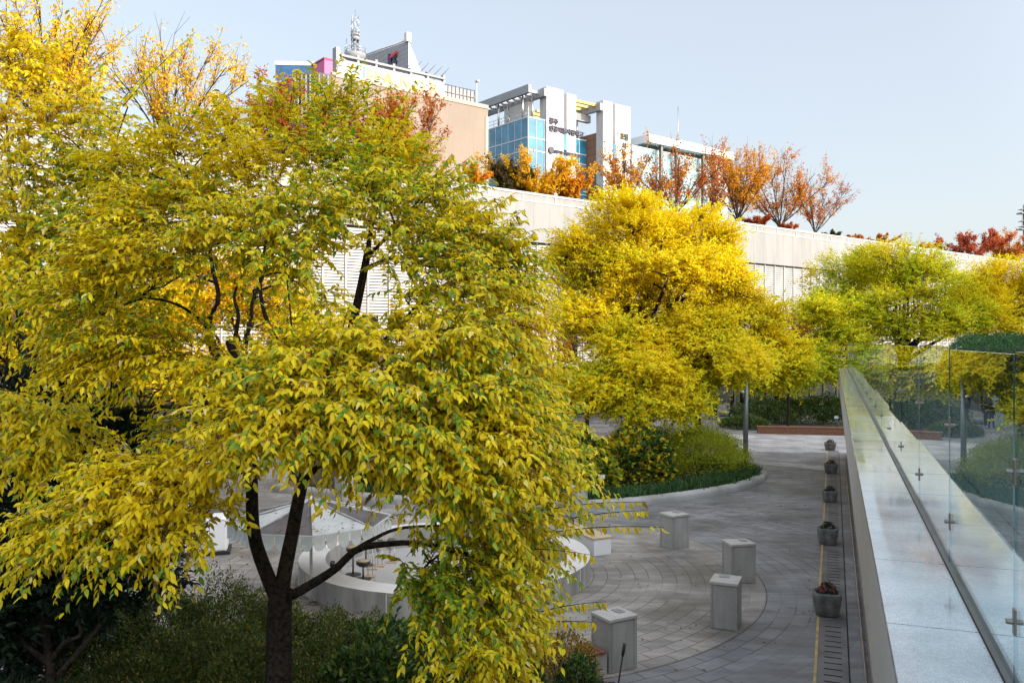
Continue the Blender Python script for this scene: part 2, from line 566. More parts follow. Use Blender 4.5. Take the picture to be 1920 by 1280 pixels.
def deck_mat():
    m, t, b = new_mat('deck_stone')
    tc = t.nodes.new('ShaderNodeTexCoord')
    mp = t.nodes.new('ShaderNodeMapping'); mp.inputs['Rotation'].default_value = (0, 0, R(20.65 - 90))
    t.links.new(tc.outputs['Object'], mp.inputs[0])
    br = t.nodes.new('ShaderNodeTexBrick'); br.offset = 0.0
    br.inputs['Scale'].default_value = 1.0
    br.inputs['Brick Width'].default_value = 1.2; br.inputs['Row Height'].default_value = 0.6
    br.inputs['Mortar Size'].default_value = 0.008
    br.inputs['Color1'].default_value = (0.17, 0.20, 0.19, 1); br.inputs['Color2'].default_value = (0.20, 0.23, 0.22, 1)
    br.inputs['Mortar'].default_value = (0.03, 0.03, 0.03, 1)
    t.links.new(mp.outputs[0], br.inputs[0])
    n = noise(t, tc.outputs['Object'], 25, 4)
    col = mixc(t, 1.0, br.outputs[0], ramp(t, n.outputs[0], [(0.35, 0.7), (0.65, 1.1)]).outputs[0], 'MULTIPLY')
    t.links.new(col, b.inputs['Base Color'])
    b.inputs['Roughness'].default_value = 0.7
    return m


M['deck_stone'] = deck_mat()




M['louvre_back'] = mat('louvre_backing', (.24, .22, .20), .8, .15, 1.2)

# ------------------------------------------------------------------ ground
mb = MB(); mb.quad((-700, -300, -0.02), (900, -300, -0.02), (900, 1500, -0.02), (-700, 1500, -0.02))
tag(mb.build('ground', mat('ground_paving', (0.17, 0.165, 0.16), 0.8, 0.2, 0.2)), kind='structure')
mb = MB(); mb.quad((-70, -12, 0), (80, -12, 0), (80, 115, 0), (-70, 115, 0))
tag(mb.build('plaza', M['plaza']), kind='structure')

TH = math.atan2(603.0, FPX)
SN, CS = math.sin(TH), math.cos(TH)


def P(s, o, z):
    """along / across the parapet"""
    return (s * SN + o * CS, s * CS - o * SN, z)


# pale bands of paving at the back
mb = MB()
a, b_, c, d = gnd(1408, 863), gnd(1552, 873), gnd(1552, 882), gnd(1404, 868)
z4 = 0.004
mb.quad((a[0], a[1], z4), (d[0], d[1], z4), (c[0], c[1], z4), (b_[0], b_[1], z4))
mb.quad((12.2, 45.0, z4), (12.2 + 7.5, 45.0 - 1.0, z4), (21.6, 52.4, z4), (13.4, 53.4, z4))
tag(mb.build('paving_band', M['pale_band']), kind='structure')

# slot drain beside the wall
mb = MB()
mb.prism([P(6, -0.27, 0)[:2], P(6, 0.245, 0)[:2], P(48.5, 0.245, 0)[:2], P(48.5, -0.27, 0)[:2]], 0.0, 0.008, 0)
root = empty('slot_drain', P(20, 0, 0), 'grey slotted drain strip with a yellow edge line beside the planters', 'drain')
root.matrix_world
inv = Vector(root.location)


def rel(o, root):
    """keep a part built in world coordinates in place under its root"""
    o.parent = root
    if root.rotation_euler.z == 0:
        o.location = -Vector(root.location)
    return o


rel(mb.build('drain_cover', M['drain']), root)
mb = MB()
mb.prism([P(6, -0.328, 0)[:2], P(6, -0.276, 0)[:2], P(48.5, -0.276, 0)[:2], P(48.5, -0.328, 0)[:2]], 0.0, 0.014, 0)
rel(mb.build('edge_line', M['yellow_line']), root)
s = 12.5
ns = 0
while s < 48 and ns < 100:
    skip = any(abs(s - q) < 0.45 for q in (19.0, 25.8, 32.6, 39.8, 48.3))
    if not skip:
        ns += 1
        mb = MB()
        mb.prism([P(s, -0.16, 0)[:2], P(s, 0.14, 0)[:2], P(s + 0.035, 0.14, 0)[:2], P(s + 0.035, -0.16, 0)[:2]], 0.0, 0.012, 0)
        rel(mb.build('slot', M['slot']), root)
    s += 0.30
mb = MB()
mb.prism([P(6, 0.25, 0)[:2], P(6, 0.27, 0)[:2], P(48, 0.27, 0)[:2], P(48, 0.25, 0)[:2]], 0.0, 0.009, 0)
rel(mb.build('joint', M['slot']), root)

# ------------------------------------------------------------------ deck, parapet and glass rail on the right
S0, S1 = -5.0, 43.8
ZC = EYE - 1.25
O_L, O_G, O_R = 0.221, 0.6165, 1.02
mb = MB()
mb.prism([P(S0, O_R + .003, 0)[:2], P(S1, O_R + .003, 0)[:2], P(S1, 30, 0)[:2], P(S0, 30, 0)[:2]], 3.7, ZC - 0.08)
tag(mb.build('deck', M['deck_stone']), kind='structure')
par = empty('parapet_wall', P(2, 0.4, 3.7), 'long speckled granite parapet with a polished pale coping under the glass rail', 'wall')
mb = MB()
mb.prism([P(S0, O_L + 0.012, 0)[:2], P(S0, O_R, 0)[:2], P(S1, O_R, 0)[:2], P(S1, O_L + 0.012, 0)[:2]], 3.68, ZC - 0.045)
rel(mb.build('fascia', M['fascia']), par)
mb = MB()
s = 0.55 - 1.2 * 5
k = 0
while s < S1:
    s2 = min(s + 1.188, S1)
    mb.prism([P(s, O_L, 0)[:2], P(s, O_G - 0.03, 0)[:2], P(s2, O_G - 0.03, 0)[:2], P(s2, O_L, 0)[:2]], ZC - 0.044, ZC)
    mb.prism([P(s, O_G + 0.03, 0)[:2], P(s, O_R, 0)[:2], P(s2, O_R, 0)[:2], P(s2, O_G + 0.03, 0)[:2]], ZC - 0.044, ZC)
    s += 1.2
rel(mb.build('coping', M['coping'], bevel=0.003), par)
# lower wall under the deck, set back
mb = MB()
mb.prism([P(S0, 0.66, 0)[:2], P(S0, 0.9, 0)[:2], P(46, 0.9, 0)[:2], P(46, 0.66, 0)[:2]], 0, 3.68)
lw = empty('lower_wall', P(20, 0.7, 0), 'grey stone wall under the parapet with a pale base rail', 'wall')
rel(mb.build('wall_face', M['fascia']), lw)
mb = MB()
mb.tube([P(6, 0.52, 0.05), P(46, 0.52, 0.05)], 0.022, 8)
mb.prism([P(6, 0.60, 0)[:2], P(6, 0.655, 0)[:2], P(46, 0.655, 0)[:2], P(46, 0.60, 0)[:2]], 0, 0.18)
rel(mb.build('base_rail', mat('base_rail', (.30, .25, .22), .6, .2, 3)), lw)

rail = empty('glass_balustrade', P(2, O_G, ZC), 'frameless glass balustrade with steel patch fittings on the pale coping', 'balustrade')
mb = MB()
mb.prism([P(S0, O_G - 0.028, 0)[:2], P(S0, O_G + 0.028, 0)[:2], P(S1, O_G + 0.028, 0)[:2], P(S1, O_G - 0.028, 0)[:2]], ZC - 0.044, ZC + 0.012)
rel(mb.build('base_channel', M['steel_dark']), rail)
ZT = EYE - 0.032
j = 3.52 - 1.83 * 4
joints = []
while j < S1 - 0.2:
    joints.append(j); j += 1.83
TILT = rng.normal(0, 0.0022, len(joints) + 1)
for i, js in enumerate(joints):
    e = joints[i + 1] if i + 1 < len(joints) else S1
    mb = MB()
    dz = -0.014 if js > 3 and js < 4 else (0.006 * ((i % 3) - 1))
    q = TILT[i]
    p0, p1 = js + 0.006, e - 0.006
    poly = [P(p0, O_G - 0.008 + q, 0)[:2], P(p0, O_G + 0.008 + q, 0)[:2], P(p1, O_G + 0.008 - q, 0)[:2], P(p1, O_G - 0.008 - q, 0)[:2]]
    mb.prism(poly, ZC + 0.013, ZT + dz, 0)
    mb.m[-5] = 1                                   # the polished top edge
    rel(mb.build('glass_pane', [M['glass_rail'], M['glass_edge']]), rail)
    for fz in (5.33, 4.79):
        if js < 1: continue
        fb = MB()
        fb.box(P(js, O_G, fz), (0.022, 0.034, 0.095), rz=-TH)
        fb.tube([P(js, O_G - 0.034, fz), P(js, O_G + 0.034, fz)], 0.011, 8)
        rel(fb.build('patch_fitting', M['steel_mid'], bevel=0.003), rail)

# terrace the photographer stands on (behind the lens) and the block that shades the plaza
mb = MB(); mb.prism([(-30, -20), (0.1, -20), (0.1, -0.6), (-30, -0.6)], 0, 4.2)
tag(mb.build('terrace', M['deck_stone']), kind='structure')

A = np.array((0.85, -0.53)); A /= np.linalg.norm(A)
Bv = np.array((-A[1], A[0]))
CA = 48.0
tree_a = 6 * A[0] + 35 * A[1]
TOPZ = 7.6 + (CA - tree_a) * math.tan(R(SUN_EL))
blk = empty('office_block', (*(A * CA), 0), 'long grey office block behind the viewer that shades the plaza', 'building')
mb = MB()
q = lambda a_, b_: tuple(A * a_ + Bv * b_)
mb.prism([q(CA, -26), q(CA + 16, -26), q(CA + 16, 85), q(CA, 85)], 0, TOPZ)
rel(mb.build('wall', M['grey_clad']), blk)
mb = MB()
zz = 3.0
while zz < TOPZ - 3:
    mb.prism([q(CA - .05, -25), q(CA + 0.1, -25), q(CA + 0.1, 84), q(CA - .05, 84)], zz, zz + 1.7); zz += 3.5
rel(mb.build('window_band', M['glass_dark']), blk)

# ------------------------------------------------------------------ foliage machinery
def mesh_np(name, verts, tris_idx, fsize, mats, cols=None, parent=None, smooth=False):
    """verts (N,3), faces given as a flat index array and an array of face sizes"""
    me = bpy.data.meshes.new(name)
    n = len(verts)
    me.vertices.add(n)
    me.vertices.foreach_set('co', np.ascontiguousarray(verts, np.float32).ravel())
    nl = len(tris_idx)
    me.loops.add(nl)
    me.loops.foreach_set('vertex_index', np.ascontiguousarray(tris_idx, np.int32))
    me.polygons.add(len(fsize))
    st = np.concatenate([[0], np.cumsum(fsize)[:-1]]).astype(np.int32)
    me.polygons.foreach_set('loop_start', st)
    if smooth: me.polygons.foreach_set('use_smooth', np.ones(len(fsize), bool))
    if cols is not None:
        ca = me.color_attributes.new('leaf_color', 'FLOAT_COLOR', 'POINT')
        c4 = np.ones((n, 4), np.float32); c4[:, :3] = cols
        ca.data.foreach_set('color', c4.ravel())
    for m in mats: me.materials.append(m)
    me.update(calc_edges=True)
    me.validate()
    return link_mesh(me, name, parent)


def unit(a):
    return a / np.maximum(np.linalg.norm(a, axis=-1, keepdims=True), 1e-9)


SHAPE_FULL = (np.array([[0, 0, 0], [.28, -.40, .10], [.66, -.34, .04], [1, 0, -.16], [.66, .34, .04], [.28, .40, .10], [.3, 0, .0], [.66, 0, -.05]]),
              [(0, 6, 1), (6, 7, 2, 1), (7, 3, 2), (0, 5, 6), (5, 4, 7, 6), (4, 3, 7)])
SHAPE_FOUR = (np.array([[0, 0, 0], [.45, -.40, .08], [1, 0, -.06], [.45, .40, .08]]), [(0, 2, 1), (0, 3, 2)])
SHAPE_ROUND = (np.array([[0, 0, 0], [.25, -.45, .05], [.75, -.42, .02], [1, 0, -.08], [.75, .42, .02], [.25, .45, .05]]),
               [(0, 5, 4, 3), (0, 3, 2, 1)])
SHAPE_BLADE = (np.array([[0, -.5, 0], [0, .5, 0], [.55, .42, .22], [.55, -.42, .22], [1, 0, .05]]), [(0, 1, 2, 3), (3, 2, 4)])


def leaves(name, pos, ax, up, size, wid, col, shape, mt, parent):
    """one mesh of many leaves"""
    sv, sf = shape
    ax = unit(ax)
    up = up - ax * np.sum(up * ax, -1, keepdims=True)
    up = unit(up)
    sd_ = np.cross(up, ax)
    n, k = len(pos), len(sv)
    L = size[:, None, None]
    Wd = (size * wid * rng.uniform(.8, 1.15, len(size)))[:, None, None]
    curl = rng.normal(1.0, .55, len(size))[:, None, None]
    V = pos[:, None, :] + ax[:, None, :] * sv[None, :, 0:1] * L + sd_[:, None, :] * sv[None, :, 1:2] * Wd + up[:, None, :] * sv[None, :, 2:3] * L * curl
    flat = np.concatenate([np.array(f) for f in sf])
    idx = (flat[None, :] + (np.arange(n) * k)[:, None]).ravel()
    fs = np.tile(np.array([len(f) for f in sf]), n)
    return mesh_np(name, V.reshape(-1, 3), idx, fs, [mt], np.repeat(col, k, axis=0), parent)


def tubes_np(paths, rads, sides=4):
    """many tubes with the same number of points; returns verts, idx, sizes"""
    T, K, _ = paths.shape
    tan = np.gradient(paths, axis=1)
    tan = unit(tan)
    ref = np.where(np.abs(tan[..., 2:3]) < 0.9, np.array([0., 0., 1.]), np.array([1., 0., 0.]))
    a = unit(np.cross(tan, ref)); b = np.cross(tan, a)
    ang = np.arange(sides) * 2 * math.pi / sides
    V = paths[:, :, None, :] + (a[:, :, None, :] * np.cos(ang)[None, None, :, None] + b[:, :, None, :] * np.sin(ang)[None, None, :, None]) * rads[:, :, None, None]
    base = (np.arange(T) * K * sides)[:, None, None]
    i = np.arange(K - 1)[None, :, None] * sides
    k = np.arange(sides)[None, None, :]; k2 = (k + 1) % sides
    q = np.stack([base + i + k, base + i + k2, base + i + sides + k2, base + i + sides + k], -1)
    return V.reshape(-1, 3), q.reshape(-1), np.full(T * (K - 1) * sides, 4)


def wood(name, groups, mt, parent):
    Vs, Is, Ss, off = [], [], [], 0
    for paths, rads, sides in groups:
        if len(paths) == 0: continue
        v, i, s_ = tubes_np(np.asarray(paths, float), np.asarray(rads, float), sides)
        Vs.append(v); Is.append(i + off); Ss.append(s_); off += len(v)
    return mesh_np(name, np.vstack(Vs), np.concatenate(Is), np.concatenate(Ss), [mt], None, parent, True)


def sph(n):
    v = rng.normal(size=(n, 3))
    return unit(v)


def fbm(p, f, seed=0):
    """cheap smooth pseudo-noise in -1..1 for colour patches"""
    r = np.random.default_rng(seed)
    out = np.zeros(len(p))
    for k in range(4):
        d = r.normal(size=3); d /= np.linalg.norm(d)
        d2 = r.normal(size=3); d2 /= np.linalg.norm(d2)
        out += np.sin(p @ d * f * (1 + .6 * k) + r.uniform(0, 6)) * np.cos(p @ d2 * f * (1 + .5 * k) + r.uniform(0, 6))
    return out / 2.2


def palette_mix(n, pal, w, patch=None, greens=None, gw=0.0):
    """pal list of colours with weights; patch (n,) -1..1 pushes towards greens"""
    pal = np.array(pal); w = np.array(w, float); w /= w.sum()
    c = pal[rng.choice(len(pal), n, p=w)]
    c = c * rng.uniform(0.78, 1.22, (n, 1))
    if greens is not None and patch is not None:
        pr = np.clip(gw + patch * 0.5, 0, 1)
        pick = rng.uniform(size=n) < pr
        g = np.array(greens)[rng.integers(0, len(greens), n)] * rng.uniform(0.75, 1.25, (n, 1))
        c = np.where(pick[:, None], g, c)
    return c


def resample(pl, r0, r1, K):
    p = spline(pl, K)
    t = np.linspace(0, 1, K)
    return p, r0 + (r1 - r0) * t ** 0.8


def grow(tree, limbs, clumps, axis, spec, shoots=()):
    """limbs: (polyline, r0, r1); clumps: (centre, radii, twigs). Makes trunk and crown parts."""
    G_limb, R_limb = [], []
    pts_all, rad_all = [], []
    for pl, r0, r1 in limbs:
        p, r = resample(pl, r0, r1, 18)
        G_limb.append(p); R_limb.append(r)
        pts_all.append(p[5:]); rad_all.append(r[5:])
    pts_all = np.vstack(pts_all); rad_all = np.concatenate(rad_all)
    G_br, R_br = [], []
    tw0, twd, twl, twc = [], [], [], []
    ax_c = np.array(axis, float)
    for ci, (c, rad, nt_) in enumerate(clumps):
        nt_ = max(2, int(nt_ * spec.get('twk', 1.0)))
        c = np.array(c, float); rad = np.array(rad, float)
        dd = np.linalg.norm((pts_all - c) * np.array((1, 1, 1.0)), axis=1) + np.maximum(0, pts_all[:, 2] - c[2]) * 0.8
        i = int(np.argmin(dd + rng.uniform(0, 0.25 * spec['L'], len(dd))))
        a = pts_all[i]
        out = c - ax_c; out[2] *= 0.3
        out = out / max(np.linalg.norm(out), 1e-6)
        mid = (a + c) / 2 + np.array((0, 0, 0.10)) * np.linalg.norm(c - a) + rng.normal(0, .05, 3) * np.linalg.norm(c - a)
        end = c + out * rad * 0.5
        p = spline([a, mid, c, end], 9)
        rb = min(spec['rb'], rad_all[i] * 0.7)
        G_br.append(p); R_br.append(np.linspace(rb, spec['rt'] * 1.2, 9))
        # secondary branchlets inside the clump
        for k in range(spec.get('sub', 4)):
            st = p[rng.integers(3, 9)]
            dv = unit(out * 0.8 + sph(1)[0] * 0.9 + np.array((0, 0, .15)))
            e_ = st + dv * rad * rng.uniform(.5, .95)
            G_br.append(spline([st, (st + e_) / 2 + np.array((0, 0, .06)) * rad[2], e_], 9))
            R_br.append(np.linspace(rb * .5, spec['rt'], 9))
        u = sph(nt_) * rng.uniform(0, 1, (nt_, 1)) ** (1 / 2.2)
        p0 = c + u * rad * 0.8
        d_ = unit(out[None, :] * spec.get('out', 0.9) + u * 0.7 + rng.normal(0, .42, (nt_, 3)) * np.array((1, 1, .7)) + np.array((0, 0, spec.get('lift', .18))))
        tw0.append(p0); twd.append(d_); twl.append(rng.uniform(.55, 1.15, nt_) * spec['L']); twc.append(np.full(nt_, ci))
    for a, b_ in list(shoots) + list(shoots):
        a = np.array(a); b_ = np.array(b_)
        tw0.append(a[None]); v = b_ - a; l = np.linalg.norm(v)
        twd.append((v / l + np.array((0, 0, .12)))[None]); twl.append(np.array([l])); twc.append(np.array([-1]))
    p0 = np.vstack(tw0); d_ = unit(np.vstack(twd)); L = np.concatenate(twl); tc_ = np.concatenate(twc)
    T = len(p0)
    droop = np.where(tc_ >= 0, spec.get('droop', .35), 0.12)
    K = 6
    tt = np.linspace(0, 1, K)
    path = p0[:, None, :] + d_[:, None, :] * (L[:, None] * tt)[:, :, None]
    path[:, :, 2] -= (droop * L)[:, None] * tt[None, :] ** 2
    rt = spec['rt'] * np.linspace(1, .35, K)[None, :] * np.where(tc_ >= 0, 1.0, 1.9)[:, None]
    keep = (rng.uniform(size=T) < spec.get('twig_keep', 1.0)) | (tc_ < 0)
    wood('trunk', [(G_limb, R_limb, 12), (G_br, R_br, 6), (path[keep], rt[keep], 3)], spec.get('bark', M['bark']), tree)
    # leaves along the twigs
    N = spec['n']
    lt = (np.arange(N) + .5) / N
    lt = np.clip(lt[None, :] + rng.uniform(-.4, .4, (T, N)) / N, 0.05, 1.0)
    lt = 0.12 + 0.88 * lt
    nn = np.where(tc_ >= 0, 1.0, 1.0)
    pos = p0[:, None, :] + d_[:, None, :] * (L[:, None] * lt)[:, :, None]
    pos[:, :, 2] -= (droop * L)[:, None] * lt ** 2
    tang = np.repeat(d_[:, None, :], N, 1).copy()
    tang[:, :, 2] -= 2 * droop[:, None] * lt
    tang = unit(tang)
    side = unit(np.cross(tang, np.array([0, 0, 1.0])) + 1e-6)
    sgn = np.where(np.arange(N) % 2 == 0, 1.0, -1.0)[None, :, None]
    axl = tang * spec.get('fwd', .55) + side * sgn * .75 + np.array([0, 0, -1.0]) * spec.get('hang', .55) + rng.normal(0, spec.get('jit', .34), (T, N, 3))
    outw = unit(pos - ax_c)
    upv = np.array([0, 0, 1.0]) * spec.get('upw', .8) + outw * spec.get('face', .5) + side * sgn * .25 + rng.normal(0, .3, (T, N, 3)) + tang * .2
    so = tc_ < 0                                        # long shoots: leaves hang in a row, turned every way
    ns_ = int(so.sum())
    if ns_:
        axl[so] = tang[so] * .35 + side[so] * sgn * .35 + np.array([0, 0, -.85]) + rng.normal(0, .22, (ns_, N, 3))
        upv[so] = rng.normal(0, 1, (ns_, N, 3)) * np.array([1, 1, .2]) + np.array([.3, -.5, 0])
    keepl = rng.uniform(size=(T, N)) < spec.get('fill', .92)
    pos = pos[keepl]; axl = axl[keepl]; upv = upv[keepl]
    cid = np.repeat(tc_[:, None], N, 1)[keepl]
    sz = (.6 + .6 * rng.beta(2.2, 1.6, len(pos))) * spec['leaf'] * np.where(cid < 0, 1.15, 1.0)
    patch = fbm(pos, spec.get('pf', .8), spec.get('seed', 1)) * .6 + rng.normal(0, .35, max(tc_.max() + 2, 2))[cid] * .6
    if 'gz' in spec: patch = patch - .9 * np.clip((pos[:, 2] - spec['gz'][0]) / (spec['gz'][1] - spec['gz'][0]), 0, 1)   # fewer greens higher up: the sunlit crown top is painted yellower
    col = palette_mix(len(pos), spec['pal'], spec['w'], patch, spec.get('greens'), spec.get('gw', 0))
    if 'fn' in spec: col = spec['fn'](pos, col)
    leaves('crown', pos, axl, upv, sz, spec.get('wid', .55), np.clip(col, 0, .97), spec.get('shape', SHAPE_FULL), spec.get('mat', M['leaf_near']), tree)
    return len(pos)


def blob(px, py, rx, ry, Y, n, tw, rz=None, size=1.0, shell=.5):
    n = int(n * 2.1); tw = tw * .5
    """n clumps spread through an ellipsoid that is rx, ry photo pixels wide at distance Y"""
    c = at(px, py, Y); k = Y / FPX
    rad = np.array((rx * k, (rz if rz else (rx + ry) / 2 * k), ry * k))
    u = sph(n) * (.35 + .8 * rng.uniform(0, 1, (n, 1)) ** .6)
    cl = []
    m = rad * size / n ** (1 / 3) * np.array((1.0, 1.0, .58)) * 1.25
    for q in u:
        cl.append((c + q * rad * .82, m * rng.uniform(.55, 1.35), tw))
    return cl


YEL = [(.92, .71, .012), (.86, .70, .015), (.94, .69, .012), (.74, .63, .015), (.28, .16, .07), (.90, .78, .24)]
YELW = [4, 4, 3, 3, .45, .8]
GRN = [(.30, .44, .03), (.42, .50, .03), (.18, .34, .04)]
near = dict(L=.56, n=17, leaf=.079, wid=.50, twk=2.1, jit=.34, rt=.0035, rb=.028, pal=YEL, w=YELW, greens=GRN, gw=.17, pf=1.1,
            droop=.28, hang=.42, fwd=.95, sub=3, fill=.93, shape=SHAPE_FULL, mat=M['leaf_near'], seed=3)

# ------------------------------------------------------------------ the big yellow tree in front
YT = 9.0
BED = lambda X, Y: 0.12 + max(0.0, (14.4 - Y)) * 0.33 if Y > 5 else 0.12 + 9.4 * 0.33
t_base = at(522, 1345, YT)
big = empty('broadleaf_tree', t_base, 'large yellow-green tree in front, trunk forking low between shrubs', 'tree')
Lm = lambda *q: [at(*p) - t_base for p in q]
limbs = [
    (Lm((522, 1360, 9.0), (523, 1230, 9.0), (524, 1150, 9.0), (527, 1105, 9.0)), .145, .125),
    (Lm((524, 1130, 9.0), (500, 1075, 8.98), (476, 1000, 8.9), (472, 900, 8.85), (470, 800, 8.8), (452, 700, 8.8), (430, 640, 8.9)), .085, .045),
    (Lm((527, 1130, 9.0), (532, 1080, 9.05), (548, 1000, 9.1), (568, 900, 9.15), (610, 790, 9.2), (640, 700, 9.25), (672, 560, 9.2), (690, 470, 9.2)), .092, .04),
    (Lm((528, 1125, 9.0), (575, 1100, 8.95), (630, 1065, 8.85), (668, 1030, 8.75), (720, 1020, 8.65), (790, 1018, 8.5), (880, 1040, 8.3), (960, 1080, 8.2)), .058, .016),
    (Lm((660, 1034, 8.8), (700, 1010, 8.9), (750, 990, 9.1), (830, 985, 9.4), (930, 985, 9.8)), .026, .010),
    (Lm((470, 800, 8.8), (445, 745, 8.6), (360, 762, 8.4), (280, 762, 8.2), (200, 768, 8.0)), .034, .012),
    (Lm((452, 700, 8.8), (400, 660, 8.9), (392, 600, 9.0), (410, 560, 9.1), (398, 500, 9.2), (385, 420, 9.3), (350, 330, 9.3)), .042, .014),
    (Lm((410, 660, 8.9), (385, 610, 8.8), (372, 596, 8.7), (330, 570, 8.4), (270, 560, 8.0), (190, 590, 7.6)), .025, .008),
    (Lm((440, 640, 8.9), (447, 590, 9.1), (440, 550, 9.3), (470, 480, 9.6), (500, 350, 9.9)), .025, .008),
    (Lm((460, 640, 9.0), (470, 600, 9.4), (475, 560, 9.6), (500, 500, 9.9), (560, 300, 10.2)), .03, .010),
    (Lm((610, 790, 9.2), (560, 700, 9.6), (500, 600, 10.0), (490, 500, 10.3), (530, 350, 10.4)), .04, .014),
    (Lm((640, 700, 9.25), (720, 640, 9.0), (800, 560, 8.8), (880, 520, 8.6), (960, 500, 8.5)), .04, .012),
    (Lm((610, 790, 9.2), (700, 760, 8.8), (800, 740, 8.3), (900, 760, 7.9), (1000, 800, 7.7)), .045, .012),
    (Lm((600, 810, 9.2), (650, 720, 8.7), (760, 650, 8.0), (840, 620, 7.6), (920, 640, 7.4)), .04, .012),
    (Lm((690, 470, 9.2), (700, 380, 9.3), (690, 300, 9.4), (650, 220, 9.4)), .03, .008),
    (Lm((690, 480, 9.2), (740, 430, 9.0), (790, 370, 8.9), (830, 330, 8.8)), .022, .007),
    (Lm((472, 900, 8.85), (420, 860, 8.4), (350, 870, 8.0), (270, 900, 7.6), (160, 960, 7.3)), .03, .009),
    (Lm((470, 820, 8.8), (480, 760, 8.2), (520, 720, 7.5), (600, 700, 6.9)), .03, .010),
    (Lm((568, 900, 9.15), (620, 860, 8.6), (700, 850, 8.0), (800, 880, 7.5), (900, 900, 7.2)), .035, .010),
    (Lm((700, 770, 8.9), (800, 850, 9.4), (900, 900, 9.6), (1020, 930, 9.6)), .026, .008),
]
cl = []


def C(px, py, rx, ry, Y, tw, dep=.45):
    if px > 850 and py > 660: px = 850 + (px - 850) * .78
    k = Y / FPX
    cl.append((at(px, py, Y) - t_base, np.array((rx * k, max(dep, rx * k * .7), ry * k)), tw))


